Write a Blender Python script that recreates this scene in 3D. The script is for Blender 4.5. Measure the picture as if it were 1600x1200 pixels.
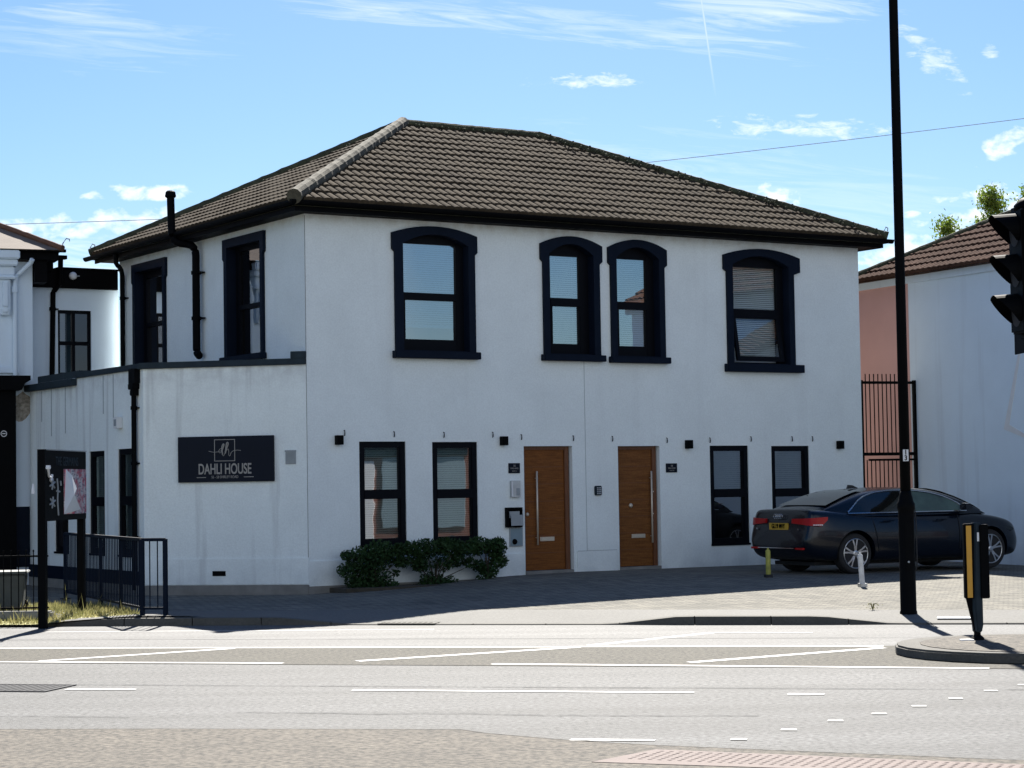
import bpy, bmesh, math, random
import numpy as np
from mathutils import Vector, Matrix
random.seed(7)
R = math.radians
scn = bpy.context.scene
C = scn.collection
for o in list(bpy.data.objects): bpy.data.objects.remove(o)

# ---------------------------------------------------------------- camera
FPX, CAMH, PITCH, ROLL = 3250.0, 1.75, math.atan(158 / 3250.0), 0.016
cam_d = bpy.data.cameras.new('camera'); cam = bpy.data.objects.new('camera', cam_d); C.objects.link(cam)
f_ = Vector((0, math.cos(PITCH), math.sin(PITCH))); r_ = Vector((1, 0, 0)); u_ = Vector((0, -math.sin(PITCH), math.cos(PITCH)))
U2 = math.cos(ROLL) * u_ + math.sin(ROLL) * r_; R2 = math.cos(ROLL) * r_ - math.sin(ROLL) * u_
M = Matrix((R2, U2, -f_)).transposed().to_4x4(); M.translation = Vector((0, 0, CAMH))
cam.matrix_world = M
cam_d.sensor_fit = 'HORIZONTAL'; cam_d.sensor_width = 36; cam_d.lens = FPX / 1600 * 36
cam_d.clip_start = 0.1; cam_d.clip_end = 3000
scn.camera = cam
scn.render.resolution_x = 1024; scn.render.resolution_y = 768

# ---------------------------------------------------------------- sun and sky
SUN_EL, SUN_AZ = 43.0, 2.0          # degrees; azimuth from +Y towards +X
sd = bpy.data.lights.new('sun', 'SUN'); sun = bpy.data.objects.new('sun', sd); C.objects.link(sun)
sd.energy = 5.0; sd.angle = R(0.5); sd.color = (1.0, 0.95, 0.87)
sun.rotation_euler = (-R(90 - SUN_EL), 0, -R(SUN_AZ)); sun.location = (0, 20, 30)
scn.view_settings.view_transform = 'Standard'; scn.view_settings.look = 'None'
scn.view_settings.gamma = 1; scn.view_settings.exposure = 1.5
try: scn.view_settings.use_curve_mapping = False
except Exception: pass
scn.render.engine = 'CYCLES'
scn.cycles.max_bounces = 7; scn.cycles.diffuse_bounces = 4; scn.cycles.glossy_bounces = 4; scn.cycles.transparent_max_bounces = 10

world = bpy.data.worlds.new('World'); scn.world = world; world.use_nodes = True
wt = world.node_tree; wn = wt.nodes; wl = wt.links; wn.clear()
def wN(t, **k):
    n = wn.new(t)
    for a, b in k.items(): setattr(n, a, b)
    return n
def wM(op, a, b=None, c=None, clamp=False):
    n = wn.new('ShaderNodeMath'); n.operation = op; n.use_clamp = clamp
    for i, v in enumerate((a, b, c)):
        if v is None: continue
        if isinstance(v, (int, float)): n.inputs[i].default_value = v
        else: wl.new(v, n.inputs[i])
    return n.outputs[0]
sky = wN('ShaderNodeTexSky', sky_type='NISHITA', sun_disc=False, sun_elevation=R(SUN_EL), sun_rotation=R(SUN_AZ), air_density=1.0, dust_density=0.6, ozone_density=1.6, altitude=30)
tc = wN('ShaderNodeTexCoord'); sx = wN('ShaderNodeSeparateXYZ'); wl.new(tc.outputs['Generated'], sx.inputs[0])
X, Y, Z = sx.outputs
Yc = wM('MAXIMUM', Y, 0.02)
cu = wM('MULTIPLY', wM('DIVIDE', X, Yc), 1000.0); cv = wM('MULTIPLY', wM('DIVIDE', Z, Yc), 1000.0)
comb = wN('ShaderNodeCombineXYZ'); wl.new(wM('MULTIPLY', cu, 0.02), comb.inputs[0]); wl.new(wM('MULTIPLY', cv, 0.055), comb.inputs[1])
def wnoise(scale, detail, rough, dist=0.0, src=comb):
    n = wN('ShaderNodeTexNoise'); n.inputs['Scale'].default_value = scale; n.inputs['Detail'].default_value = detail
    n.inputs['Roughness'].default_value = rough; n.inputs['Distortion'].default_value = dist
    wl.new(src.outputs[0], n.inputs['Vector']); return n.outputs['Fac']
comb2 = wN('ShaderNodeCombineXYZ'); wl.new(wM('MULTIPLY', cu, 0.05), comb2.inputs[0]); wl.new(wM('MULTIPLY', cv, 0.075), comb2.inputs[1])
comb3 = wN('ShaderNodeCombineXYZ'); wl.new(wM('ADD', wM('MULTIPLY', cu, 0.012), wM('MULTIPLY', cv, 0.02)), comb3.inputs[0]); wl.new(wM('ADD', wM('MULTIPLY', cv, 0.11), wM('MULTIPLY', cu, 0.011)), comb3.inputs[1])
nA = wnoise(1.6, 9, 0.66, 0.9, comb3); nB = wnoise(3.6, 8, 0.66, 0.4); nC = wnoise(1.5, 9, 0.55, 0.2, comb2)
CLOUDS = [(40.0,195.1,27.7,3.9,0,0.68,1),(141.5,170.4,46.2,6.0,-4,0.6,1),(30.8,222.4,129.2,10.0,-7,0.45,0),(129.2,228.7,58.5,10.5,-3,0.62,0),(-49.2,229.1,58.5,5.1,-4,0.5,0),(207.7,202.8,23.1,6.8,-42,0.50,1),(234.5,207.3,4.9,4.0,0,0.60,1),(-176.9,143.1,29.2,4.9,0,0.95,2),(-193.8,128.6,58.5,8.0,3,0.80,2),(127.7,135.2,16.0,8.0,-8,1.00,2),(233.8,126.4,33.8,14.8,12,1.00,2),(243.1,161.0,18.5,6.8,28,1.00,2),(193.8,105.5,40.0,11.1,8,1.00,2),(195.4,126.7,5.5,2.4,0,0.80,1),(-206.2,229.8,46.2,9.0,-6,0.4,0),(-200.0,218.0,67.7,13.8,-4,0.25,0),(61.5,148.0,110.0,22.3,-6,0.30,0),(-227.7,107.6,61.5,18.5,0,0.60,0),(169.2,132.1,61.5,18.5,0,0.22,0)]
dens = None
for (px, pv, rx, ry, ang, st, kind) in CLOUDS:
    ca, sa = math.cos(R(ang)), math.sin(R(ang))
    du = wM('SUBTRACT', cu, px); dv = wM('SUBTRACT', cv, pv)
    a = wM('ADD', wM('MULTIPLY', du, ca / rx), wM('MULTIPLY', dv, sa / rx))
    b = wM('ADD', wM('MULTIPLY', du, -sa / ry), wM('MULTIPLY', dv, ca / ry))
    if kind == 2: b = wM('MULTIPLY', b, wM('ADD', 1.0, wM('MULTIPLY', wM('LESS_THAN', b, 0.0), 0.5)))
    rr = wM('ADD', wM('MULTIPLY', a, a), wM('MULTIPLY', b, b))
    m = wM('SUBTRACT', 1.0, rr)
    n = (nA, nB, nC)[kind]
    amp, off, wid = ((4.2, .12, 1.5), (5.0, .15, 1.1), (4.4, .10, .95))[kind]
    d = wM('SUBTRACT', wM('ADD', wM('MULTIPLY', m, 0.62), wM('MULTIPLY', wM('SUBTRACT', n, 0.5), amp)), off)
    d = wM('MULTIPLY', wM('DIVIDE', d, wid, clamp=True), st)
    d = wM('MULTIPLY', d, wM('MULTIPLY', wM('ADD', m, 0.9), 1.2, clamp=True))
    dens = d if dens is None else wM('MAXIMUM', dens, d)
# vapour trail, a thin nearly upright streak
tx = wM('SUBTRACT', cu, wM('ADD', 94.8, wM('MULTIPLY', wM('SUBTRACT', 235.0, cv), 0.125)))
tr = wM('SUBTRACT', 1.0, wM('ABSOLUTE', wM('DIVIDE', tx, 0.75)), clamp=True)
tr = wM('MULTIPLY', tr, wM('DIVIDE', wM('SUBTRACT', cv, 186.0), 30.0, clamp=True)); tr = wM('MULTIPLY', tr, wM('LESS_THAN', cv, 300.0))
dens = wM('MAXIMUM', dens, wM('MULTIPLY', tr, 0.4))
dens = wM('MULTIPLY', dens, wM('GREATER_THAN', Y, 0.3))
# a few loose clouds elsewhere in the sky
gn = wN('ShaderNodeTexNoise'); gn.inputs['Scale'].default_value = 3.0; gn.inputs['Detail'].default_value = 8; wl.new(tc.outputs['Generated'], gn.inputs['Vector'])
gd = wM('MULTIPLY', wM('DIVIDE', wM('SUBTRACT', gn.outputs['Fac'], 0.52), 0.2, clamp=True), wM('LESS_THAN', Y, 0.3))
dens = wM('MAXIMUM', dens, wM('MULTIPLY', gd, 0.08))
# added unseen bright cloud bank, low opposite the sun, fills the shaded front
fill_bank = wM('MULTIPLY', wM('DIVIDE', wM('SUBTRACT', -0.45, Y), 0.15, clamp=True), wM('DIVIDE', wM('SUBTRACT', 0.72, Z), 0.3, clamp=True))
fill_bank = wM('MULTIPLY', fill_bank, wM('DIVIDE', wM('SUBTRACT', gn.outputs['Fac'], 0.40), 0.16, clamp=True))
fill_bank = wM('MULTIPLY', fill_bank, 0.85)
dens = wM('MAXIMUM', dens, fill_bank)
hs = wN('ShaderNodeHueSaturation'); hs.inputs['Saturation'].default_value = 1.3; hs.inputs['Value'].default_value = 1.0
wl.new(sky.outputs[0], hs.inputs['Color'])
tint = wN('ShaderNodeMix', data_type='RGBA', blend_type='MULTIPLY'); tint.inputs[0].default_value = 1.0
wl.new(hs.outputs[0], tint.inputs[6]); tint.inputs[7].default_value = (0.60, 0.715, 0.86, 1)
mx = wN('ShaderNodeMix', data_type='RGBA'); wl.new(dens, mx.inputs[0]); wl.new(tint.outputs[2], mx.inputs[6]); mx.inputs[7].default_value = (9.0, 9.3, 9.6, 1)
bg = wN('ShaderNodeBackground'); bg.inputs[1].default_value = 0.05; wl.new(mx.outputs[2], bg.inputs[0])
wo = wN('ShaderNodeOutputWorld'); wl.new(bg.outputs[0], wo.inputs[0])

# ---------------------------------------------------------------- materials
def mat(name, col, rough=0.8, var=0.12, scale=4.0, bump=0.0, bscale=60.0, metal=0.0, spec=0.5, col2=None, stretch=(1, 1, 1), fine=0.0, fscale=120.0, contrast=1.0, coat=0.0):
    m = bpy.data.materials.new(name); m.use_nodes = True; nt = m.node_tree; N = nt.nodes; L = nt.links
    b = N['Principled BSDF']; b.inputs['Roughness'].default_value = rough; b.inputs['Metallic'].default_value = metal
    b.inputs['Specular IOR Level'].default_value = spec; b.inputs['Coat Weight'].default_value = coat
    t = N.new('ShaderNodeTexCoord'); mp = N.new('ShaderNodeMapping'); mp.inputs['Scale'].default_value = stretch; L.new(t.outputs['Object'], mp.inputs[0])
    n = N.new('ShaderNodeTexNoise'); n.inputs['Scale'].default_value = scale; n.inputs['Detail'].default_value = 6; n.inputs['Roughness'].default_value = 0.6; L.new(mp.outputs[0], n.inputs['Vector'])
    rmp = N.new('ShaderNodeMapRange'); rmp.inputs[1].default_value = 0.5 - 0.22 / contrast; rmp.inputs[2].default_value = 0.5 + 0.22 / contrast; L.new(n.outputs['Fac'], rmp.inputs[0])
    mixn = N.new('ShaderNodeMix'); mixn.data_type = 'RGBA'
    c2 = col2 if col2 else tuple(min(1, c * (1 + var)) for c in col)
    c1 = col if col2 else tuple(c * (1 - var) for c in col)
    mixn.inputs[6].default_value = (*c1, 1); mixn.inputs[7].default_value = (*c2, 1); L.new(rmp.outputs[0], mixn.inputs[0])
    out = mixn.outputs[2]
    if fine:
        n2 = N.new('ShaderNodeTexNoise'); n2.inputs['Scale'].default_value = fscale; n2.inputs['Detail'].default_value = 3; L.new(t.outputs['Object'], n2.inputs['Vector'])
        r2 = N.new('ShaderNodeMapRange'); r2.inputs[1].default_value = .3; r2.inputs[2].default_value = .7; r2.inputs[3].default_value = 1 - fine; r2.inputs[4].default_value = 1 + fine; L.new(n2.outputs['Fac'], r2.inputs[0])
        mu = N.new('ShaderNodeMix'); mu.data_type = 'RGBA'; mu.blend_type = 'MULTIPLY'; mu.inputs[0].default_value = 1; L.new(out, mu.inputs[6]); L.new(r2.outputs[0], mu.inputs[7]); out = mu.outputs[2]
    L.new(out, b.inputs['Base Color'])
    if bump:
        n3 = N.new('ShaderNodeTexNoise'); n3.inputs['Scale'].default_value = bscale; n3.inputs['Detail'].default_value = 4; L.new(t.outputs['Object'], n3.inputs['Vector'])
        bp = N.new('ShaderNodeBump'); bp.inputs['Strength'].default_value = bump; bp.inputs['Distance'].default_value = 0.01; L.new(n3.outputs['Fac'], bp.inputs['Height']); L.new(bp.outputs[0], b.inputs['Normal'])
    m['out'] = 0
    return m
def nodes_of(m): return m.node_tree.nodes, m.node_tree.links, m.node_tree.nodes['Principled BSDF']
def overlay(m, build):
    """insert build(N, L, colour_socket) -> colour_socket before Base Color"""
    N, L, b = nodes_of(m); src = b.inputs['Base Color'].links[0].from_socket
    L.new(build(N, L, src), b.inputs['Base Color'])
def glass(name, tint, refl=0.3, rough=0.02):
    m = bpy.data.materials.new(name); m.use_nodes = True; N = m.node_tree.nodes; L = m.node_tree.links; N.clear()
    tr = N.new('ShaderNodeBsdfTransparent'); tr.inputs[0].default_value = (*tint, 1)
    g = N.new('ShaderNodeBsdfGlossy'); g.inputs['Roughness'].default_value = rough; g.inputs[0].default_value = (.95, .97, 1, 1)
    lw = N.new('ShaderNodeLayerWeight'); lw.inputs[0].default_value = 0.25
    mr = N.new('ShaderNodeMapRange'); mr.inputs[3].default_value = refl; mr.inputs[4].default_value = 1.0; L.new(lw.outputs['Fresnel'], mr.inputs[0])
    t = N.new('ShaderNodeTexCoord'); n = N.new('ShaderNodeTexNoise'); n.inputs['Scale'].default_value = 2.2; n.inputs['Detail'].default_value = 1; L.new(t.outputs['Object'], n.inputs[0])
    bp = N.new('ShaderNodeBump'); bp.inputs['Strength'].default_value = 0.03; bp.inputs['Distance'].default_value = 0.02; L.new(n.outputs['Fac'], bp.inputs['Height']); L.new(bp.outputs[0], g.inputs['Normal'])
    mx = N.new('ShaderNodeMixShader'); L.new(mr.outputs[0], mx.inputs[0]); L.new(tr.outputs[0], mx.inputs[1]); L.new(g.outputs[0], mx.inputs[2])
    o = N.new('ShaderNodeOutputMaterial'); L.new(mx.outputs[0], o.inputs[0]); return m

def streaks(m, col, amount, sx_=5.0, lo=.56, hi=.75):
    """vertical dirt runs of the wall's own surface"""
    def f(N, L, src):
        t = N.new('ShaderNodeTexCoord'); mp = N.new('ShaderNodeMapping'); mp.inputs['Scale'].default_value = (sx_, sx_, .22); L.new(t.outputs['Object'], mp.inputs[0])
        n = N.new('ShaderNodeTexNoise'); n.inputs['Scale'].default_value = 1.0; n.inputs['Detail'].default_value = 5; L.new(mp.outputs[0], n.inputs[0])
        r = N.new('ShaderNodeMapRange'); r.inputs[1].default_value = lo; r.inputs[2].default_value = hi; r.inputs[4].default_value = amount; L.new(n.outputs['Fac'], r.inputs[0])
        mx = N.new('ShaderNodeMix'); mx.data_type = 'RGBA'; L.new(r.outputs[0], mx.inputs[0]); L.new(src, mx.inputs[6]); mx.inputs[7].default_value = (*col, 1); return mx.outputs[2]
    overlay(m, f)
def band_dirt(m, z0, z1, col, amount, nscale=3.0):
    """dirt that sits on the wall between heights z0 (full) and z1 (none), broken by noise"""
    def f(N, L, src):
        t = N.new('ShaderNodeTexCoord'); s = N.new('ShaderNodeSeparateXYZ'); L.new(t.outputs['Object'], s.inputs[0])
        n = N.new('ShaderNodeTexNoise'); n.inputs['Scale'].default_value = nscale; n.inputs['Detail'].default_value = 6; L.new(t.outputs['Object'], n.inputs[0])
        r = N.new('ShaderNodeMapRange'); r.inputs[1].default_value = z1; r.inputs[2].default_value = z0; L.new(s.outputs[2], r.inputs[0])
        q = N.new('ShaderNodeMath'); q.operation = 'MULTIPLY'; L.new(r.outputs[0], q.inputs[0]); 
        r2 = N.new('ShaderNodeMapRange'); r2.inputs[1].default_value = .35; r2.inputs[2].default_value = .65; r2.inputs[4].default_value = amount; L.new(n.outputs['Fac'], r2.inputs[0]); L.new(r2.outputs[0], q.inputs[1])
        mx = N.new('ShaderNodeMix'); mx.data_type = 'RGBA'; L.new(q.outputs[0], mx.inputs[0]); L.new(src, mx.inputs[6]); mx.inputs[7].default_value = (*col, 1); return mx.outputs[2]
    overlay(m, f)

MT = {}
MT['render'] = mat('render_white', (.79, .845, .84), .88, .05, 1.1, .5, 22, fine=.05, fscale=40)
streaks(MT['render'], (.50, .52, .53), .16, 3.0)
band_dirt(MT['render'], .05, .75, (.30, .34, .37), .65, 2.2)
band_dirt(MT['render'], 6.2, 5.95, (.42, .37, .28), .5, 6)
MT['render_ext'] = mat('render_extension', (.79, .845, .84), .88, .05, 1.1, .5, 22, fine=.05, fscale=40)
streaks(MT['render_ext'], (.33, .34, .35), .45, 4.0, .55, .7)
band_dirt(MT['render_ext'], .1, .7, (.42, .47, .50), .55, 2.5); band_dirt(MT['render_ext'], 3.75, 3.3, (.42, .43, .44), .5, 6)
MT['render_n'] = mat('render_neighbour', (0.6996, 0.8100, 0.9072), .9, .05, .7, .25, 45, fine=.03)
streaks(MT['render_n'], (.42, .46, .52), .3, 4.0); band_dirt(MT['render_n'], .0, 1.6, (.30, .36, .45), .45, 1.6)
MT['pink'] = mat('render_pink', (.62, .37, .34), .9, .06, 1.0, .2, 45)
MT['stone'] = mat('footing_stone', (0.1968, 0.1927, 0.1804), .9, .25, 3, .4, 40)
MT['navy'] = mat('paint_navy', (.0045, .009, .020), .55, .15, 3, spec=.08)
MT['black'] = mat('paint_black', (.0025, .0028, .0035), .6, .2, 5, spec=.05)
MT['pvc'] = mat('frame_black', (.003, .004, .007), .5, .1, 5, spec=.08)
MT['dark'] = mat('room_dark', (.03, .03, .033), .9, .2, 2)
MT['coping'] = mat('coping_lead', (.018, .030, .040), .65, .25, 6, spec=.2)
MT['tile'] = mat('roof_tile', (0.0349, 0.0269, 0.0190), .95, .3, 2.4, .3, 30, col2=(0.0759, 0.0591, 0.0403), fine=.18, fscale=24, spec=.05)
MT['tile_b'] = mat('roof_tile_brown', (.048, .026, .019), .95, .3, 2.0, .3, 30, col2=(.098, .056, .041), fine=.15, fscale=20, spec=.04)
MT['hip'] = mat('hip_tile_lichen', (0.0446, 0.0403, 0.0287), .95, .3, 5, .6, 40, col2=(0.0982, 0.0892, 0.0623), fine=.2, fscale=25)
MT['moss'] = mat('hip_tile_moss', (.022, .026, .012), .95, .3, 5, .8, 40, col2=(.075, .075, .04), fine=.3, fscale=25)
MT['slate'] = mat('slate_tan', (0.1673, 0.1328, 0.1082), .85, .2, 3, .3, 30)
MT['terracotta'] = mat('hip_terracotta', (0.1378, 0.0689, 0.0430), .9, .25, 6, .4, 30)
MT['blind'] = mat('blind_slat', (.62, .64, .62), .6, .06, 2)
MT['glassX'] = glass('glass_sky_tint', (.26, .50, .70), .40, .012); MT['glassV'] = glass('glass_pale', (.56, .68, .75), .42, .012)  # glassX: blue of the mirrored sky painted into the glass tint
MT['glassW'] = glass('glass_clear', (.78, .84, .86), .08, .012)
MT['blindg'] = mat('blind_slate', (.20, .27, .31), .8, .1, 3); MT['glassB'] = glass('glass_black', (.05, .05, .06), .03, .012)
MT['glassU'] = glass('glass_upper', (.42, .50, .54), .38, .012)
MT['glassL'] = glass('glass_lower', (.48, .58, .56), .26, .012)
MT['glassD'] = glass('glass_dark', (.34, .42, .46), .25, .012)
MT['steel'] = mat('brushed_steel', (.62, .54, .43), .45, .1, 8, metal=.35)
MT['steelg'] = mat('grey_steel', (.48, .50, .52), .35, .12, 8, metal=.85)
MT['white'] = mat('white_plastic', (.72, .73, .74), .5, .05, 5)
MT['greyp'] = mat('grey_plastic', (.30, .33, .35), .5, .1, 6)
MT['bulk'] = mat('grey_bin', (.05, .06, .06), .6, .2, 4)
MT['gold'] = mat('sign_lettering', (.30, .285, .265), .55, .08, 6)
MT['signnavy'] = mat('sign_navy', (.004, .007, .016), .5, .1, 3, spec=.15)
def wood():
    m = mat('oak_door', (.110, .036, .007), .55, .3, 3.0, .12, 60, spec=.2, col2=(.24, .085, .018), stretch=(1.3, 1.3, 22), fine=.12, fscale=40)
    return m
MT['oak'] = wood(); MT['oak2'] = mat('oak_door_weathered', (0.1103, 0.0387, 0.0090), .55, .3, 2.3, .12, 60, spec=.2, col2=(0.2310, 0.0903, 0.0240), stretch=(1.1, 1.6, 17), fine=.14, fscale=34); MT['oakd'] = mat('oak_frame', (.13, .045, .014), .5, .3, 5, stretch=(8, 8, 1))
MT['asph'] = mat('asphalt_road', (0.0618, 0.0630, 0.0638), .75, .10, .8, .7, 160, fine=.75, fscale=23, spec=.3)
def tyre_bands(N, L, src):   # worn tyre tracks running along the road
    t = N.new('ShaderNodeTexCoord'); mp = N.new('ShaderNodeMapping'); mp.inputs['Rotation'].default_value = (0, 0, R(13)); mp.inputs['Scale'].default_value = (.05, 1.25, 1); L.new(t.outputs['Object'], mp.inputs[0])
    n = N.new('ShaderNodeTexNoise'); n.inputs['Scale'].default_value = 1.3; n.inputs['Detail'].default_value = 4; L.new(mp.outputs[0], n.inputs[0])
    r = N.new('ShaderNodeMapRange'); r.inputs[1].default_value = .35; r.inputs[2].default_value = .65; r.inputs[3].default_value = .74; r.inputs[4].default_value = 1.16; L.new(n.outputs['Fac'], r.inputs[0])
    mu = N.new('ShaderNodeMix'); mu.data_type = 'RGBA'; mu.blend_type = 'MULTIPLY'; mu.inputs[0].default_value = 1; L.new(src, mu.inputs[6]); L.new(r.outputs[0], mu.inputs[7]); return mu.outputs[2]
overlay(MT['asph'], tyre_bands)
MT['asph_pale'] = mat('asphalt_pale', (0.0807, 0.0807, 0.0807), .75, .06, .8, .5, 160, fine=.5, fscale=23, spec=.3); overlay(MT['asph_pale'], tyre_bands)
MT['asph_tan'] = mat('asphalt_hatching', (0.0495, 0.0450, 0.0337), .85, .12, 1.5, .6, 160, fine=.8, fscale=23, spec=.3)
MT['patch'] = mat('asphalt_patch', (.088, .088, .09), .85, .12, 3.0, .6, 160, fine=.34, fscale=28, spec=.3)
MT['foot'] = mat('asphalt_footway', (0.0719, 0.0618, 0.0485), .85, .16, 1.3, .6, 140, fine=.85, fscale=23, spec=.3)
MT['pave'] = mat('pavement_pale', (0.1240, 0.1210, 0.1122), .85, .08, 1.0, .4, 140, fine=.16, fscale=30, spec=.3)
MT['kerb'] = mat('kerb_concrete', (0.0873, 0.0826, 0.0712), .9, .18, 3, .5, 80, fine=.15, fscale=40)
MT['paint'] = mat('road_paint', (0.3792, 0.3792, 0.3744), .6, .06, 6, fine=.12, fscale=40)
MT['wornpaint'] = mat('road_paint_worn', (0.1924, 0.1924, 0.1924), .7, .25, 9, col2=(0.3011, 0.3011, 0.2969), fine=.2, fscale=40)
MT['ground'] = mat('ground_far', (0.1640, 0.1558, 0.1394), .9, .2, .3)
MT['grass'] = mat('grass_dry', (.15, .16, .035), .9, .3, 3, col2=(.42, .38, .15))
MT['soil'] = mat('soil', (.05, .042, .03), .95, .3, 6, .8, 30)
MT['leaf'] = mat('leaf_dark', (0.0105, 0.0270, 0.0090), .6, .3, 3, col2=(0.0300, 0.0675, 0.0210), spec=.15)
MT['bark'] = mat('bark', (.045, .035, .025), .9, .3, 8)
MT['rubber'] = mat('rubber', (.012, .012, .013), .8, .1, 5)
MT['pinktile'] = mat('tactile_red', (0.1297, 0.0955, 0.0847), .85, .15, 3, .4, 60, fine=.15, fscale=60)
MT['iron'] = mat('cast_iron', (.035, .036, .038), .8, .3, 20, spec=.08)

def block_paving():
    m = mat('block_paving', (0.1663, 0.1616, 0.1439), .9, .16, .6, .3, 80, fine=.12, fscale=30, spec=.12)
    def f(N, L, src):
        t = N.new('ShaderNodeTexCoord'); mp = N.new('ShaderNodeMapping'); mp.inputs['Rotation'].default_value = (0, 0, R(32)); L.new(t.outputs['Object'], mp.inputs[0])
        br = N.new('ShaderNodeTexBrick'); br.inputs['Scale'].default_value = 1; br.inputs['Brick Width'].default_value = .2; br.inputs['Row Height'].default_value = .1
        br.inputs['Mortar Size'].default_value = .009; br.inputs['Color1'].default_value = (.76, .76, .76, 1); br.inputs['Color2'].default_value = (1.30, 1.26, 1.2, 1); br.inputs['Mortar'].default_value = (.42, .42, .42, 1); br.inputs['Bias'].default_value = 0
        L.new(mp.outputs[0], br.inputs['Vector'])
        mu = N.new('ShaderNodeMix'); mu.data_type = 'RGBA'; mu.blend_type = 'MULTIPLY'; mu.inputs[0].default_value = 1; L.new(src, mu.inputs[6]); L.new(br.outputs[0], mu.inputs[7]); return mu.outputs[2]
    overlay(m, f); return m
MT['blocks'] = block_paving()
def translucent_leaf(name, c1, c2):
    m = mat(name, c1, .6, .2, 3, col2=c2); N, L, b = nodes_of(m); src = b.inputs['Base Color'].links[0].from_socket
    tr = N.new('ShaderNodeBsdfTranslucent'); L.new(src, tr.inputs[0]); mx = N.new('ShaderNodeMixShader'); mx.inputs[0].default_value = .5
    o = [n for n in N if n.type == 'OUTPUT_MATERIAL'][0]; L.new(b.outputs[0], mx.inputs[1]); L.new(tr.outputs[0], mx.inputs[2]); L.new(mx.outputs[0], o.inputs[0]); return m
MT['leafb'] = translucent_leaf('leaf_bright', (0.0900, 0.1500, 0.0150), (.16, .22, .03))
MT['grassb'] = translucent_leaf('grass_blade', (.10, .115, .03), (.34, .30, .14))

# ---------------------------------------------------------------- mesh helpers
class Fr:
    """a wall's own axes: a along it, o into it, z up"""
    def __init__(s, ox, oy, ang, oz=0.0):
        s.o = Vector((ox, oy, oz)); t = R(ang); s.a = Vector((math.cos(t), math.sin(t), 0)); s.n = Vector((-math.sin(t), math.cos(t), 0)); s.ang = ang
    def p(s, a, o, z): return s.o + s.a * a + s.n * o + Vector((0, 0, z))
W0 = Fr(0, 0, 0)
class MB:
    def __init__(s, fr=W0): s.v = []; s.f = []; s.fr = fr; s.sm = False
    def P(s, a, o, z): s.v.append(s.fr.p(a, o, z)); return len(s.v) - 1
    def face(s, pts): s.f.append([s.P(*p) for p in pts])
    def box(s, a0, a1, o0, o1, z0, z1):
        i = [s.P(a, o, z) for z in (z0, z1) for a, o in ((a0, o0), (a1, o0), (a1, o1), (a0, o1))]
        for q in ((0, 3, 2, 1), (4, 5, 6, 7), (0, 1, 5, 4), (1, 2, 6, 5), (2, 3, 7, 6), (3, 0, 4, 7)): s.f.append([i[k] for k in q])
        return s
    def prism(s, poly, o0, o1):
        """poly in (a,z) extruded from o0 (front) to o1"""
        n = len(poly); A = [s.P(a, o0, z) for a, z in poly]; B = [s.P(a, o1, z) for a, z in poly]
        s.f.append(A); s.f.append(B[::-1])
        for k in range(n): s.f.append([A[k], B[k], B[(k + 1) % n], A[(k + 1) % n]])
        return s
    def slab(s, poly, z0, z1):
        """poly in (a,o) extruded up"""
        n = len(poly); A = [s.P(a, o, z0) for a, o in poly]; B = [s.P(a, o, z1) for a, o in poly]
        s.f.append(A[::-1]); s.f.append(B)
        for k in range(n): s.f.append([A[k], A[(k + 1) % n], B[(k + 1) % n], B[k]])
        return s
    def tube(s, pts, rad, n=8, caps=True, rads=None):
        pts = [s.fr.p(*p) for p in pts]; rings = []
        for i, p in enumerate(pts):
            d = (pts[min(i + 1, len(pts) - 1)] - pts[max(i - 1, 0)]).normalized()
            up = Vector((0, 0, 1)) if abs(d.z) < .9 else Vector((0, 1, 0))
            x = d.cross(up).normalized(); y = x.cross(d).normalized(); r = rads[i] if rads else rad
            ring = []
            for k in range(n):
                t = 2 * math.pi * k / n; s.v.append(p + x * math.cos(t) * r + y * math.sin(t) * r); ring.append(len(s.v) - 1)
            rings.append(ring)
        for a, b in zip(rings, rings[1:]):
            for k in range(n): s.f.append([a[k], a[(k + 1) % n], b[(k + 1) % n], b[k]])
        if caps: s.f.append(rings[0][::-1]); s.f.append(rings[-1])
        return s
    def lathe(s, a, o, prof, n=20, axis='z'):
        """prof: list of (r, h)"""
        rings = []
        for r, h in prof:
            ring = []
            for k in range(n):
                t = 2 * math.pi * k / n
                if axis == 'z': ring.append(s.P(a + r * math.cos(t), o + r * math.sin(t), h))
                else: ring.append(s.P(a + r * math.cos(t), h, o + r * math.sin(t)))
            rings.append(ring)
        for x, y in zip(rings, rings[1:]):
            for k in range(n): s.f.append([x[k], x[(k + 1) % n], y[(k + 1) % n], y[k]])
        s.f.append(rings[0][::-1]); s.f.append(rings[-1]); return s
    def build(s, name, m, parent=None, smooth=False, bevel=0.0, recalc=True):
        off = parent_loc(parent)
        me = bpy.data.meshes.new(name); me.from_pydata([v - off for v in s.v], [], s.f); me.validate()
        if recalc:
            bm = bmesh.new(); bm.from_mesh(me); bmesh.ops.recalc_face_normals(bm, faces=bm.faces)
            if bevel: bmesh.ops.bevel(bm, geom=[e for e in bm.edges if len(e.link_faces) == 2 and e.calc_face_angle(0) > .5], offset=bevel, segments=2, affect='EDGES', clamp_overlap=True)
            bm.to_mesh(me); bm.free()
        me.materials.append(MT[m] if isinstance(m, str) else m)
        if smooth: me.shade_smooth()
        o = bpy.data.objects.new(name, me); C.objects.link(o)
        if parent: o.parent = parent
        return o
def parent_loc(p):
    v = Vector((0, 0, 0))
    while p is not None: v += Vector(p.location); p = p.parent
    return v
def tag(o, label=None, cat=None, group=None, kind=None):
    if label: o['label'] = label
    if cat: o['category'] = cat
    if group: o['group'] = group
    if kind: o['kind'] = kind
    return o
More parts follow.
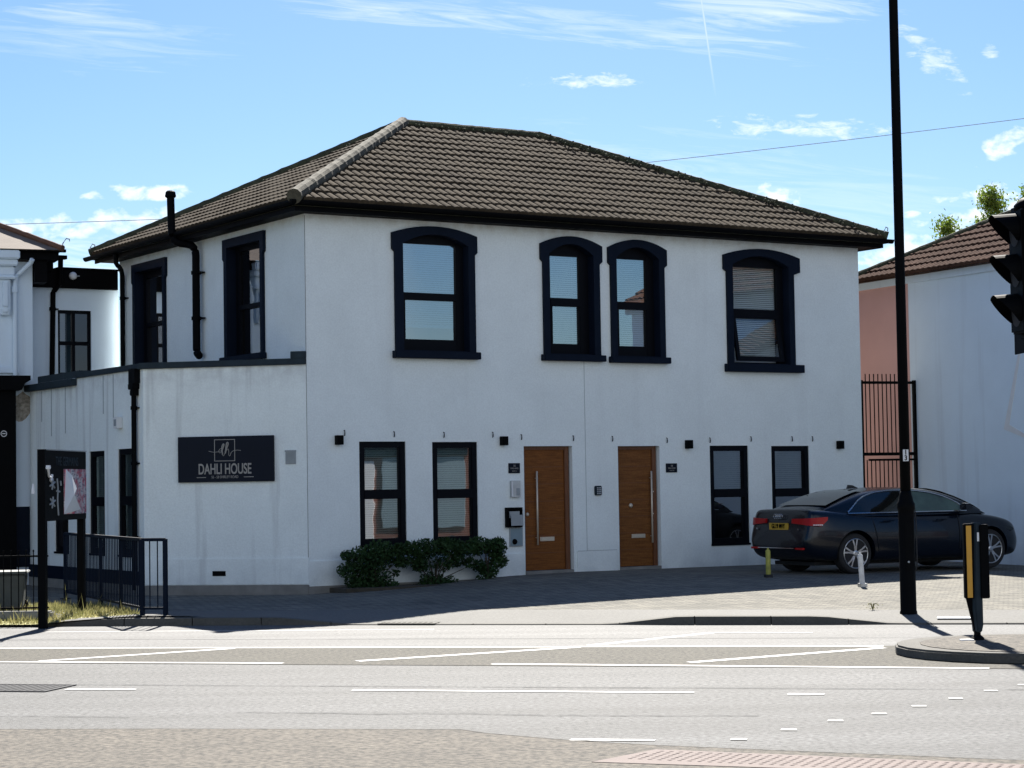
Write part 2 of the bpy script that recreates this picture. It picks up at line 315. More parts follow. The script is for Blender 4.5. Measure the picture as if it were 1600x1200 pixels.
def thing(name, loc, label, cat, group=None):
    o = bpy.data.objects.new(name, None); o.empty_display_size = .2; o.location = loc; C.objects.link(o); return tag(o, label, cat, group)
def struct(o): o['kind'] = 'structure'; return o
def text(s, fr, a, o, z, size, parent, name, m, xs=.62, depth=.004, align='CENTER', off=0.0, font_shear=0.0):
    cu_ = bpy.data.curves.new('t', 'FONT'); cu_.body = s; cu_.size = size; cu_.align_x = align; cu_.align_y = 'CENTER'; cu_.extrude = depth; cu_.offset = off; cu_.shear = font_shear
    ob = bpy.data.objects.new('t', cu_); C.objects.link(ob); bpy.context.view_layer.update()
    me = bpy.data.meshes.new_from_object(ob.evaluated_get(bpy.context.evaluated_depsgraph_get())); bpy.data.objects.remove(ob)
    loc = parent_loc(parent)
    for v in me.vertices:
        x, y, zz = v.co; v.co = fr.p(a + x * xs, o - zz, z + y) - loc
    me.materials.clear(); me.materials.append(MT[m] if isinstance(m, str) else m); me.name = name
    ob = bpy.data.objects.new(name, me); C.objects.link(ob); ob.parent = parent; return ob
def copy_tree(o, parent=None):
    c = o.copy(); C.objects.link(c); c.parent = parent
    for ch in [q for q in bpy.data.objects if q.parent == o and q != c]: copy_tree(ch, c)
    return c

# ---------------------------------------------------------------- frames of the scene
CX, CY = -3.27, 33.0
FF = Fr(CX, CY, 32.5)                 # main front; a = along to the right, o = into the house
FL = Fr(CX, CY, -57.5)                # left side; a negative going back
EX, EY = -5.967, 33.6
FE = Fr(EX, EY, -12.54)               # low extension, face to the road
FG = Fr(EX, EY, -57.5)                # low extension, side
LEN, DEP = 11.7, 7.8

# ---------------------------------------------------------------- ground, road, pavement
def kerb_y(x): return 25.80 - .222 * (x - 1.29) if x > -3 else 26.752 - .175 * (x + 3)
def kerb_h(x): return float(np.interp(x, [-6.3, -5.2, -3.05, -2.1, 1.2, 2.0, 3.7, 4.5, 9, 10], [.02, .10, .10, .015, .015, .105, .105, .02, .02, .1]))
def wall_z(x): return float(np.interp(x, [-6, -3.27, -.1, 1, 7, 12], [.07, .07, .23, .25, .22, .10]))
def gz(x, y):
    k = kerb_y(x); t = min(1, max(0, (y - k - .15) / 1.3)); h = kerb_h(x); z0 = h + (.105 - h) * t
    s = min(1, max(0, (y - 28.0) / 6.0)); return z0 + (wall_z(x) - z0) * s
def fore_y(x): return kerb_y(x) + (1.55 - .03 * (x + 1) if x > -3 else 1.5)
g = MB(); g.face([(-400, -60, -.012), (400, -60, -.012), (400, 900, -.012), (-400, 900, -.012)]); struct(g.build('ground', 'ground'))
g = MB()
xs = [-60, -30, -15] + [x * .5 for x in range(-24, 31)] + [30, 60]
for x0, x1 in zip(xs, xs[1:]): g.face([(x0, -6, 0), (x1, -6, 0), (x1, kerb_y(x1), 0), (x0, kerb_y(x0), 0)])
struct(g.build('road', 'asph'))
def up_y(x): return 23.02 - .172 * (x + 2.65)
def lo_y(x): return 20.24 - .251 * (x - .0) - .0
g = MB()
for x0, x1 in zip(xs[3:-2], xs[4:-1]): g.face([(x0, up_y(x0) + .05, .004), (x1, up_y(x1) + .05, .004), (x1, kerb_y(x1) - .0, .004), (x0, kerb_y(x0) - .0, .004)])
struct(g.build('far_lane', 'asph_pale'))
g = MB()
for x0, x1 in zip(xs[3:-2], xs[4:-1]): g.face([(x0, lo_y(x0), .004), (x1, lo_y(x1), .004), (x1, up_y(x1) + .045, .004), (x0, up_y(x0) + .045, .004)])
struct(g.build('hatched_strip', 'asph_tan'))

def sheet(name, m, yf0, yf1, x0, x1, dx=.25, n=30, dz=0.0, skip=None):
    g = MB(); X_ = np.arange(x0, x1 + 1e-6, dx); idx = {}
    for i, x in enumerate(X_):
        for j in range(n + 1):
            y = yf0(x) + (yf1(x) - yf0(x)) * j / n; idx[i, j] = g.P(x, y, gz(x, y) + dz)
    for i in range(len(X_) - 1):
        for j in range(n): g.f.append([idx[i, j], idx[i + 1, j], idx[i + 1, j + 1], idx[i, j + 1]])
    return struct(g.build(name, m, smooth=True))
sheet('pavement', 'pave', lambda x: kerb_y(x) + .13, fore_y, -16, 16, n=8)
sheet('forecourt', 'blocks', fore_y, lambda x: 50.0, -16, 16, n=90)
g = MB()      # kerb stones 0.91 m long with thin joints
x = -16.0
while x < 16:
    x1 = x + .91; st = 4
    for k in range(st):
        a, b = x + (x1 - x - .012) * k / st, x + (x1 - x - .012) * (k + 1) / st
        if k == 0: lastA = None
        ya, yb, ha, hb = kerb_y(a), kerb_y(b), kerb_h(a), kerb_h(b)
        g.face([(a, ya, -.01), (b, yb, -.01), (b, yb + .012, hb + .0), (a, ya + .012, ha + .0)])
        g.face([(a, ya + .012, ha), (b, yb + .012, hb), (b, yb + .132, hb + .006), (a, ya + .132, ha + .006)])
    x = x1
struct(g.build('kerb', 'kerb', recalc=False))

def strip(name, x0, y0, x1, y1, w, m='paint', z=.0055):
    d = Vector((x1 - x0, y1 - y0, 0)).normalized(); n = Vector((-d.y, d.x, 0)) * w / 2; g = MB()
    g.face([(x0 - n.x, y0 - n.y, z), (x1 - n.x, y1 - n.y, z), (x1 + n.x, y1 + n.y, z), (x0 + n.x, y0 + n.y, z)])
    return struct(g.build(name, m))
strip('road_marking', -12, up_y(-12), .6, up_y(.6), .10); strip('road_marking', .55, 22.50, 3.85, 21.90, .10)
strip('road_marking', -12, 23.3, -2.34, 20.96, .10); strip('road_marking', -.24, 20.49, 4.33, 19.16, .11)
for q in ((-4.94, 21.67, -3.11, 22.98), (-1.60, 21.04, .67, 22.39), (1.68, 20.27, 3.80, 21.66)): strip('road_marking', *q, .13, z=.0075)
strip('road_marking', .80, 22.62, 2.29, 24.24, .15, 'wornpaint'); strip('road_marking', 2.3, 24.2, 3.4, 23.95, .1, 'wornpaint', z=.0075)
strip('road_marking', -4.0, 18.55, -3.36, 18.44, .09); strip('road_marking', -1.42, 18.07, 1.47, 17.39, .09); strip('road_marking', 2.22, 17.16, 2.51, 17.09, .10)
strip('road_marking', .36, 14.34, .93, 14.22, .09); strip('road_marking', -5.9, 26.2, -1.0, 25.55, .09, 'wornpaint')
for x_, y_ in ((1.50, 14.21), (1.905, 14.71), (2.31, 15.21), (2.70, 15.62), (3.09, 16.10), (3.48, 16.61), (3.885, 17.16), (4.27, 17.6)):
    strip('road_marking', x_ - .055, y_ + .008, x_ + .055, y_ - .008, .10, m='wornpaint')
random.seed(31); g = MB()   # tar seams and cracks in the carriageway
def seam(x0, y0, x1, y1, w=.012, wob=.05, z=.0065, n=40):
    pts = []; o_ = 0
    for k in range(n + 1): o_ = o_ * .8 + random.uniform(-wob, wob); pts.append((x0 + (x1 - x0) * k / n, y0 + (y1 - y0) * k / n + o_))
    for (ax, ay), (bx_, by_) in zip(pts, pts[1:]): ww = w * random.uniform(.5, 1.4); g.face([(ax, ay - ww, z), (bx_, by_ - ww, z), (bx_, by_ + ww, z), (ax, ay + ww, z)])
seam(-9, 20.1, 5.5, 16.9, .010, .012); seam(-2.2, 16.4, 1.8, 15.6, .008, .03); seam(-8, 17.2, -3.0, 16.2, .007, .03); seam(-9, 25.4, 8, 22.3, .010, .01)
struct(g.build('tar_seam', 'iron'))
# near footway
g = MB(); near = [(-14, 17.3), (-3.84, 15.45), (-2.66, 15.33), (-.41, 14.98), (-.22, 14.73), (.40, 14.21), (.87, 13.93), (1.6, 13.58), (3.11, 12.88), (6, 11.8), (6, 0), (-14, 0)]
g.slab(near, -.01, .012); struct(g.build('near_footway', 'foot'))
g = MB()
for (ax, ay), (bx, by) in zip(near[:-3], near[1:-2]): 
    d = Vector((bx - ax, by - ay, 0)).normalized(); n = Vector((-d.y, d.x, 0)) * .012
    g.face([(ax, ay, .0195), (bx, by, .0195), (bx - n.x, by - n.y, .0195), (ax - n.x, ay - n.y, .0195)])
struct(g.build('footway_edging', 'kerb'))
# red tactile paving with blisters
g = MB(); g.slab([(.46, 13.10), (.90, 13.66), (3.20, 12.60), (6, 11.4), (6, 11.0), (2.9, 12.2)], .010, .0155)
tp = struct(g.build('tactile_paving', 'pinktile'))
g = MB()
for i in range(-3, 90):
    for j in range(-14, 16):
        px, py = .93 + .9123 * i * .066 + .41 * j * .066, 13.55 - .41 * i * .066 + .9123 * j * .066
        top = 13.62 + (px - .93) * (12.60 - 13.62) / 2.27 - .03
        low = 13.20 + (px - .60) * (12.2 - 13.2) / 2.3 + .03
        if px < .66 or px > 4.2 or py > top or py < low: continue
        if px < .93 and py > 13.2 + (px - .6) * 1.27: continue
        b0 = [g.P(px + .020 * math.cos(t * math.pi / 3), py + .020 * math.sin(t * math.pi / 3), .0150) for t in range(6)]
        b1 = [g.P(px + .010 * math.cos(t * math.pi / 3), py + .010 * math.sin(t * math.pi / 3), .0200) for t in range(6)]
        for t in range(6): g.f.append([b0[t], b0[(t + 1) % 6], b1[(t + 1) % 6], b1[t]])
        g.f.append(b1)
bl = g.build('blisters', 'pinktile', tp)
# manhole covers
MT['lidgrey'] = mat('lid_grey', (.07, .07, .072), .8, .3, 20, spec=.1)
def manhole(x, y, sx_, sy_, ang, z, label, m='lidgrey'):
    t = thing('manhole_cover', (x, y, z), label, 'manhole cover'); fr = Fr(x, y, ang, z); g = MB(fr)
    g.box(-sx_ / 2, sx_ / 2, -sy_ / 2, -sy_ / 2 + .03, .0, .008).box(-sx_ / 2, sx_ / 2, sy_ / 2 - .03, sy_ / 2, .0, .008).box(-sx_ / 2, -sx_ / 2 + .03, -sy_ / 2 + .03, sy_ / 2 - .03, 0, .008).box(sx_ / 2 - .03, sx_ / 2, -sy_ / 2 + .03, sy_ / 2 - .03, 0, .008)
    g.build('rim', m, t); g = MB(fr); k = -sx_ / 2 + .06
    g.box(-sx_ / 2 + .03, sx_ / 2 - .03, -sy_ / 2 + .03, sy_ / 2 - .03, 0, .003)
    while k < sx_ / 2 - .06:
        g.box(k, k + .03, -sy_ / 2 + .05, sy_ / 2 - .05, .003, .007); k += .07
    g.build('lid', m, t); return t
manhole(-4.45, 18.75, .80, .62, -14, .002, 'dark cast iron manhole cover in the road at far left')
manhole(-1.35, 26.55, .75, .35, -13, gz(-1.35, 26.55) + .003, 'pale inspection cover set in pavement before the forecourt', 'kerb')
manhole(5.35, 25.45, .42, .3, -13, gz(5.35, 25.45) + .003, 'small white cover in pavement right of the lamp post', 'white')

# traffic island
g = MB(); isl = []
cx_, cy_, rr_ = 5.05, 20.78, 1.27
for k in range(13):
    t = R(72 + 180 * k / 12 + 2); isl.append((cx_ + rr_ * math.cos(t) * 1.0, cy_ + rr_ * math.sin(t)))
isl = isl + [(14, 16.9), (14, 20.3)]
g.slab(isl, -.01, .10); kb = struct(g.build('traffic_island', 'kerb', bevel=.02))
cc = (6.0, 20.4); g = MB(); g.slab([(x + (cc[0] - x) * .13 / 1.2 if x < 8 else x, y + (cc[1] - y) * .13 / 1.2 if x < 8 else (y + (.14 if y < 18 else -.14))) for x, y in isl], .098, .106); g.build('island_surface', 'foot', kb)

# ---------------------------------------------------------------- walls with openings
def wall_grid(mb, a0, a1, z0, z1, holes, o=0.0):
    A = sorted({a0, a1, *[h[0] for h in holes], *[h[1] for h in holes]}); Zs = sorted({z0, z1, *[h[2] for h in holes], *[h[3] for h in holes]})
    for i in range(len(A) - 1):
        for j in range(len(Zs) - 1):
            am, zm = (A[i] + A[i + 1]) / 2, (Zs[j] + Zs[j + 1]) / 2
            if any(h[0] < am < h[1] and h[2] < zm < h[3] for h in holes): continue
            mb.face([(A[i], o, Zs[j]), (A[i + 1], o, Zs[j]), (A[i + 1], o, Zs[j + 1]), (A[i], o, Zs[j + 1])])
def reveal(mb, h, d, o=0.0):
    a0, a1, z0, z1 = h
    mb.face([(a0, o, z0), (a0, d, z0), (a0, d, z1), (a0, o, z1)]); mb.face([(a1, o, z0), (a1, o, z1), (a1, d, z1), (a1, d, z0)])
    mb.face([(a0, o, z1), (a0, d, z1), (a1, d, z1), (a1, o, z1)]); mb.face([(a0, o, z0), (a1, o, z0), (a1, d, z0), (a0, d, z0)])

house = thing('white_house', (CX, CY, 0), 'white rendered two storey house with tiled hip roof and navy window surrounds', 'house')
UP = [dict(s=(1.57, 3.20), j=(1.62, 3.15), i=(1.77, 3.02), g=(1.86, 2.88), z=(3.85, 3.97), sh=5.91, pk=6.045, sb=5.64, gz=(4.18, 4.83, 4.95, 5.765)),
      dict(s=(4.47, 5.75), j=(4.52, 5.69), i=(4.64, 5.56), g=(4.77, 5.38), z=(3.86, 3.97), sh=5.87, pk=6.02, sb=5.60, gz=(4.17, 4.82, 4.96, 5.69)),
      dict(s=(5.88, 7.15), j=(5.93, 7.09), i=(6.05, 6.97), g=(6.17, 6.81), z=(3.85, 3.96), sh=5.87, pk=6.03, sb=5.60, gz=(4.16, 4.81, 4.94, 5.70)),
      dict(s=(8.43, 10.22), j=(8.50, 10.07), i=(8.63, 9.94), g=(8.77, 9.80), z=(3.735, 3.88), sh=5.86, pk=6.00, sb=5.60, gz=(4.09, 4.76, 4.90, 5.67), tilt=True)]
LOW = [(.94, 1.80, .82, 2.49, .07), (2.30, 3.17, .82, 2.48, .07), (8.06, 8.94, .635, 2.40, .07), (9.48, 10.38, .635, 2.39, .07)]
DOOR = [(4.09, 5.08, .25, 2.405), (6.04, 6.94, .25, 2.40)]
w = MB(FF); holes = [(d['i'][0] - .02, d['i'][1] + .02, d['z'][1] - .02, d['pk'] - .115) for d in UP] + [h[:4] for h in LOW] + DOOR
wall_grid(w, 0, LEN, -.05, 6.2, holes)
for h in LOW: reveal(w, h[:4], .10)
for h in DOOR: reveal(w, h, .16)
wL = [(-3.02, -1.41, 3.90, 6.02), (-7.10, -5.50, 3.90, 5.99)]
wf = w; wf.fr = FL
wall_grid(wf, -DEP, 0, -.05, 6.2, [(h[0] + .15, h[1] - .12, h[2], h[3] - .14) for h in wL])
wf.fr = FF; wf.face([(0, 0, 6.2), (LEN, 0, 6.2), (LEN, DEP, 6.2), (0, DEP, 6.2)])
wall = wf.build('wall', 'render', house, recalc=False)
MT['bare'] = mat('bare_masonry', (.22, .20, .17), .95, .3, 14, .6, 30, col2=(.44, .40, .34), contrast=2.0)
MT['brick'] = mat('brick_red', (.17, .065, .045), .9, .25, 14, .3, 40)
g = MB(FF); g.face([(LEN, 0, -.05), (LEN, DEP, -.05), (LEN, DEP, 6.2), (LEN, 0, 6.2)]); g.build('side_wall', 'stone', house, recalc=False)
g = MB(FF); g.face([(0, DEP, -.05), (LEN, DEP, -.05), (LEN, DEP, 6.2), (0, DEP, 6.2)]); g.build('rear_wall', 'render', house, recalc=False)
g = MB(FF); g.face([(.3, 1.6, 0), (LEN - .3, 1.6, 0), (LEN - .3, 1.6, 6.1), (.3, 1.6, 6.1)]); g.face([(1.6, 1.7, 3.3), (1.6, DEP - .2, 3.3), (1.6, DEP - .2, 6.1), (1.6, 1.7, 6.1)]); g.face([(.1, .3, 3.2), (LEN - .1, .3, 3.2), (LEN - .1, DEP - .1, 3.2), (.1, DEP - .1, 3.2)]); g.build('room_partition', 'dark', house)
# plinth band and stone footing
g = MB(FF)
for a0, a1, z0, z1 in ((-.012, 4.02, .20, .60), (5.14, 5.98, .20, .60)): g.box(a0, a1, -.022, .004, z0, z1)
for a0, a1 in ((5.16, 5.96),): pass
g.build('plinth', 'render', house, bevel=.004)
g = MB(FF); g.box(-.03, 4.05, -.05, .01, -.05, .20); g.build('footing', 'stone', house, bevel=.008)
g = MB(FF); g.box(5.352, 5.360, -.003, .003, .60, 3.92); g.build('wall_crack', 'greyp', house)
g = MB(FF); g.box(5.15, 5.97, -.0235, -.021, .598, .606); g.build('wall_crack', 'greyp', house)
g = MB(FF); g.box(.0, .007, -.004, .003, .2, 6.1); g.build('corner_bead', 'stone', house)
# raised joint line down the front
g = MB(FF); g.box(5.36, 5.72, -.006, .004, .62, 3.80); g.build('render_strip', 'render', house)

def upper_window(fr, d, parent, arch=True, label=None, slats=True, glassm='glassU'):
    s, j, i, gl, z, sh, pk, sb, q = d['s'], d['j'], d['i'], d['g'], d['z'], d['sh'], d['pk'], d['sb'], d['gz']
    win = MB(fr); O0, OI = -.055, .20; nseg = 12; am = (s[0] + s[1]) / 2
    outer = [(j[0], z[1]), (j[0], sb - .06), (j[0] + 0.0, sb - .045), (s[0], sb), (s[0], sh)]; inner = [(i[0], z[1]), (i[0], sb - .06), (i[0], sb - .045), (i[0], sb), (i[0], sh - .17 if arch else sh - .15)]
    ipk = (pk - .135) if arch else sh - .15; ish = inner[-1][1]
    for k in range(1, nseg):
        t = k / nseg; a = 1 - (2 * t - 1) ** 2
        outer.append((s[0] + (s[1] - s[0]) * t, sh + (pk - sh) * a if arch else sh)); inner.append((i[0] + (i[1] - i[0]) * t, ish + (ipk - ish) * a if arch else ish))
    outer += [(s[1], sh), (s[1], sb), (j[1], sb - .045), (j[1], sb - .06), (j[1], z[1])]; inner += [(i[1], ish), (i[1], sb), (i[1], sb - .045), (i[1], sb - .06), (i[1], z[1])]
    n = len(outer)
    of = [win.P(a, O0, zz) for a, zz in outer]; ob = [win.P(a, .004, zz) for a, zz in outer]; inf = [win.P(a, O0, zz) for a, zz in inner]; inb = [win.P(a, OI, zz) for a, zz in inner]
    for k in range(n - 1):
        win.f.append([of[k], of[k + 1], inf[k + 1], inf[k]]); win.f.append([ob[k], ob[k + 1], of[k + 1], of[k]]); win.f.append([inf[k], inf[k + 1], inb[k + 1], inb[k]])
    W_ = win.build('window', 'navy', parent)
    g = MB(fr); g.box(s[0], s[1], -.13, .002, z[0], z[1]); g.box(i[0], i[1], .002, OI, z[1] - .03, z[1] + .02); g.build('sill', 'navy', W_, bevel=.008)
    # sash frame
    f = MB(fr); o0, o1 = .125, .19; zb, zt = z[1], pk - .10
    top = q[3]; f.box(i[0] - .01, gl[0], o0, o1, zb, zt); f.box(gl[1], i[1] + .01, o0, o1, zb, zt); f.box(gl[0], gl[1], o0 + .003, o1, top, zt); f.box(gl[0], gl[1], o0 - .01, o1, q[1], q[2])
    if not d.get('tilt'): f.box(gl[0], gl[1], o0 + .003, o1, zb + .02, q[0]); f.box(gl[0], gl[0] + .04, o0 - .004, o1 - .01, q[0], q[1]); f.box(gl[1] - .02, gl[1], o0 - .004, o1 - .01, q[0], q[1])
    f.build('frame', 'pvc', W_, bevel=.004)
    p = MB(fr); p.face([(gl[0], .165, q[2]), (gl[1], .165, q[2]), (gl[1], .165, top), (gl[0], .165, top)]); p.build('pane', glassm, W_)
    if not d.get('tilt'):
        p = MB(fr); p.face([(gl[0] + .04, .165, q[0]), (gl[1] - .02, .165, q[0]), (gl[1] - .02, .165, q[1]), (gl[0] + .04, .165, q[1])]); p.build('pane', glassm, W_)
    else:   # lower light pushed open at the bottom
        T = math.tan(R(9)); zt_, zb_ = q[1] - .0, zb + .06
        def O(zz): return .12 - (zt_ - zz) * T
        f = MB(fr); wd = .07
        def bar(a0, a1, z0_, z1_):
            c = [(a0, z0_), (a1, z0_), (a1, z1_), (a0, z1_)]; A = [f.P(a, O(zz), zz) for a, zz in c]; B = [f.P(a, O(zz) + .05, zz) for a, zz in c]
            f.f.append(A); f.f.append(B[::-1])
            for k in range(4): f.f.append([A[k], B[k], B[(k + 1) % 4], A[(k + 1) % 4]])
        bar(gl[0] - .03, gl[0] + .04, zb_, zt_); bar(gl[1] - .03, gl[1] + .04, zb_, zt_); bar(gl[0] + .04, gl[1] - .03, zb_, zb_ + .09); bar(gl[0] + .04, gl[1] - .03, zt_ - .03, zt_)
        f.build('open_sash', 'pvc', W_); p = MB(fr); p.face([(gl[0] + .04, O(zb_ + .09) + .03, zb_ + .09), (gl[1] - .03, O(zb_ + .09) + .03, zb_ + .09), (gl[1] - .03, O(zt_ - .03) + .03, zt_ - .03), (gl[0] + .04, O(zt_ - .03) + .03, zt_ - .03)]); p.build('pane', glassm, W_)
    if slats: blind(fr, gl[0] - .02, gl[1] + .02, d.get('bb', zb + .05), top + .03, .235, W_)
    return W_
def blind(fr, a0, a1, z0, z1, o, parent, tilt=.016):
    b = MB(fr); zz = z1
    while zz > z0 + .02:
        dz = random.uniform(-.0012, .0012)
        b.face([(a0, o - .012, zz - tilt + dz), (a1, o - .012, zz - tilt), (a1, o + .012, zz + .014), (a0, o + .012, zz + .014 + dz)]); zz -= .036
    b.box(a0, a1, o - .014, o + .014, z0, z0 + .03)
    for aa in (a0 + .12, a1 - .12): b.box(aa, aa + .006, o - .016, o - .014, z0, z1)
    return b.build('blind', 'blind', parent)
UP[0]['bb'] = 4.38
for k, d in enumerate(UP): upper_window(FF, d, house, glassm=('glassX', 'glassV', 'glassV', 'glassW')[k])
def side_win(h, gl, q): return dict(s=(h[0], h[1]), j=(h[0] + .05, h[1] - .05), i=(h[0] + .17, h[1] - .14), g=gl, z=(h[2], h[2] + .1), sh=h[3], pk=h[3], sb=h[3] - .33, gz=q)
upper_window(FL, side_win(wL[0], (-2.72, -1.62), (4.0, 4.80, 4.88, 5.80)), house, arch=False, slats=False, glassm='glassU')
upper_window(FL, side_win(wL[1], (-6.80, -5.71), (4.0, 4.80, 4.88, 5.72)), house, arch=False)

def low_window(fr, h, parent, tr=.115, slats=True, glassm='glassL', bottom=None):
    a0, a1, z0, z1, dpt = h; f = MB(fr); o0, o1 = dpt - .05, dpt + .02; zm = z1 - .80; fw = .095
    f.box(a0, a0 + fw, o0, o1, z0, z1); f.box(a1 - fw, a1, o0, o1, z0, z1); f.box(a0 + fw, a1 - fw, o0, o1, z1 - fw, z1); f.box(a0 + fw, a1 - fw, o0, o1, z0, z0 + .10)
    f.box(a0 + fw, a1 - fw, o0 - .012, o1, zm - .13, zm + .02); f.box(a0 + fw, a0 + fw + .02, o0 + .015, o1, z0 + .1, z1 - fw); f.box(a1 - fw - .02, a1 - fw, o0 + .015, o1, z0 + .1, z1 - fw)
    W_ = f.build('window', 'pvc', parent, bevel=.004)
    for b0, b1 in ((z0 + .10, zm - .13), (zm + .02, z1 - fw)):
        p = MB(fr); p.face([(a0 + fw, o1 - .02, b0), (a1 - fw, o1 - .02, b0), (a1 - fw, o1 - .02, b1), (a0 + fw, o1 - .02, b1)]); p.build('pane', glassm, W_)
    s_ = MB(fr); s_.box(a0 - .005, a1 + .005, -.02, o0, z0 - .03, z0 + .004); s_.build('sill', 'pvc', W_)
    if slats: blind(fr, a0 + fw - .02, a1 - fw + .02, bottom if bottom else z0 + .08, z1 - fw + .02, o1 + .05, W_)
    return W_
for k, h in enumerate(LOW): low_window(FF, h, house, glassm='glassL' if k < 2 else 'glassD', bottom=(None, None, 1.60, 1.60)[k])

# doors
def door(h, dm, hand, box, extras):
    a0, a1, z0, z1 = h; f = MB(FF); o = .10; fl, frt = .07, .15
    f.box(a0, a0 + fl, o - .02, o + .06, z0, z1); f.box(a1 - frt + .04, a1 - .02, o - .02, o + .06, z0, z1); f.box(a0 + fl, a1 - frt + .04, o - .02, o + .06, z1 - .06, z1)
    D = thing_part = MB(FF); D.box(a0 + fl, a1 - frt + .04, o + .012, o + .055, z0 + .05, z1 - .06)
    dr = D.build('door', dm, house); f.build('door_frame', 'oakd', dr, bevel=.004)
    g = MB(FF); n = 7
    for k in range(1, n): zz = z0 + .05 + (z1 - z0 - .11) * k / n; g.box(a0 + fl + .005, a1 - frt + .035, o + .0105, o + .0125, zz - .004, zz + .004)
    g.build('panel_groove', 'oakd', dr)
    g = MB(FF); g.tube([(hand[0], o - .05, hand[1]), (hand[0], o - .05, hand[2])], .016, 10)
    for zz in (hand[1] + .12, hand[2] - .12): g.tube([(hand[0], o - .05, zz), (hand[0], o + .012, zz)], .008, 6)
    g.build('handle', 'steel', dr, smooth=True)
    g = MB(FF); g.box(box[0], box[1], o - .004, o + .012, box[2], box[3]); g.box(box[0] + .02, box[1] - .02, o - .009, o - .004, box[2] + .012, box[3] - .012); g.build('letterbox', 'steel', dr, bevel=.003)
    for (a, zz, r) in extras: g = MB(FF); g.lathe(a, zz, [(r, o + .012), (r, o - .004), (r * .6, o - .018), (r * .3, o - .022)], 12, 'o'); g.build('door_knob', 'steel', dr, smooth=True)
    g = MB(FF); g.box(a0, a1 - .02, -.03, .09, z0 - .06, z0 + .045); g.build('threshold', 'stone', dr, bevel=.005)
    return dr
door(DOOR[0], 'oak', (4.38, .73, 1.98), (4.46, 4.75, .79, .86), [(4.21, 1.25, .032)])
door(DOOR[1], 'oak2', (6.79, .70, 1.96), (6.38, 6.67, .79, .86), [(6.37, 1.36, .04), (6.85, 1.60, .025), (6.84, 1.21, .025)])

# roof ------------------------------------------------------------
PIT = 29.0; TP = math.tan(R(PIT))
RU0, RU1, RV0, RV1, RZ = -.36, LEN + .40, -.40, DEP + .55, 6.30
RID0, RID1, RIDV = 4.10, 7.12, 4.0
RIDZ = 8.50
def tiled(mb, fr, P0, P1, apex_s, clip, tw=.32, gauge=.345, amp=.034, step=.026, sag=0.0):
    """courses of rolled tiles on the plane through eave P0-P1 rising to apex_s (a,o,z of one point on the top)"""
    A = Vector(P0); B = Vector(P1); T = Vector(apex_s); eu = (B - A).normalized(); up = (T - A) - eu * (T - A).dot(eu); Ls = up.length; es = up.normalized(); nn = eu.cross(es).normalized()
    if nn.z < 0: nn = -nn
    Wd = (B - A).length; nc = int(math.ceil(Ls / gauge)); du = tw / 16
    for c in range(nc):
        s0, s1 = c * gauge - .02, min((c + 1) * gauge + .01, Ls); shift = random.uniform(-.006, .006)
        cols = int(Wd / du) + 1; prev = None
        for i in range(cols):
            u = i * du; t = (u / tw) % 1.0
            h = amp * abs(math.sin(2 * math.pi * t)) ** .55 + (.0015 * math.sin(int(u / tw) * 4.7 + c * 3.3))
            if int(u / tw) != int((u - du) / tw): pass
            ok = clip(u, (s0 + s1) / 2); jit = .004 * math.sin(int(u / tw) * 12.9 + c * 7.1)
            def pt(ss, hh): v = A + eu * u + es * ss + nn * hh; return mb.P(v.x, v.y, v.z)
            cur = (pt(s0 + shift, -.01), pt(s0 + shift, h + step + jit), pt(s1, h + jit)) if ok else None
            if cur and prev:
                mb.f.append([prev[0], cur[0], cur[1], prev[1]]); mb.f.append([prev[1], cur[1], cur[2], prev[2]])
            prev = cur
slope_len = math.hypot(RIDV - RV0, RIDZ - RZ)
def clipper(W, L, l0, l1):  # hip triangle/trapezoid: left hip covers l0 over full L, right covers l1
    return lambda u, s: u > l0 * s / L - .03 and u < W - l1 * s / L + .03
g = MB(FF)
Wf = RU1 - RU0
tiled(g, FF, (RU0, RV0, RZ), (RU1, RV0, RZ), (RID0, RIDV, RIDZ), clipper(Wf, slope_len, RID0 - RU0, RU1 - RID1))
slL = math.hypot(RID0 - RU0, RIDZ - RZ); Wl = RV1 - RV0
tiled(g, FF, (RU0, RV1, RZ), (RU0, RV0, RZ), (RID0, RIDV, RIDZ), clipper(Wl, slL, RV1 - RIDV, RIDV - RV0))
roof = g.build('roof', 'tile', house, recalc=False)
g = MB(FF); e = .03
g.face([(RU0, RV0, RZ - e), (RU1, RV0, RZ - e), (RID1, RIDV, RIDZ - e), (RID0, RIDV, RIDZ - e)]); g.face([(RU0, RV1, RZ - e), (RU0, RV0, RZ - e), (RID0, RIDV, RIDZ - e)])
g.face([(RU1, RV0, RZ - e), (RU1, RV1, RZ - e), (RID1, RIDV, RIDZ - e)]); g.face([(RU1, RV1, RZ - e), (RU0, RV1, RZ - e), (RID0, RIDV, RIDZ - e), (RID1, RIDV, RIDZ - e)]); g.face([(RU0, RV0, RZ - .10), (RU0, RV1, RZ - .10), (RU1, RV1, RZ - .10), (RU1, RV0, RZ - .10)])
g.build('roof_deck', 'moss', roof)
def ridge(fr, A, B, m, rad, name, parent, seg=.42, lift=.03):
    A = Vector(A); B = Vector(B); L_ = (B - A).length; n = int(L_ / seg) + 1; g = MB(fr)
    pts, rr = [], []
    for k in range(n * 4 + 1):
        p = A + (B - A) * (k / (n * 4)) + Vector((0, 0, lift + random.uniform(-.003, .003))); pts.append(tuple(p)); rr.append(rad * (1.05 if k % 4 == 0 else .98) * random.uniform(.985, 1.015))
    g.tube(pts, rad, 12, rads=rr)
    return g.build(name, m, parent, smooth=False)
ridge(FF, (RU0 - .03, RV0 - .03, RZ), (RID0, RIDV, RIDZ), 'hip', .12, 'hip_cap', roof)
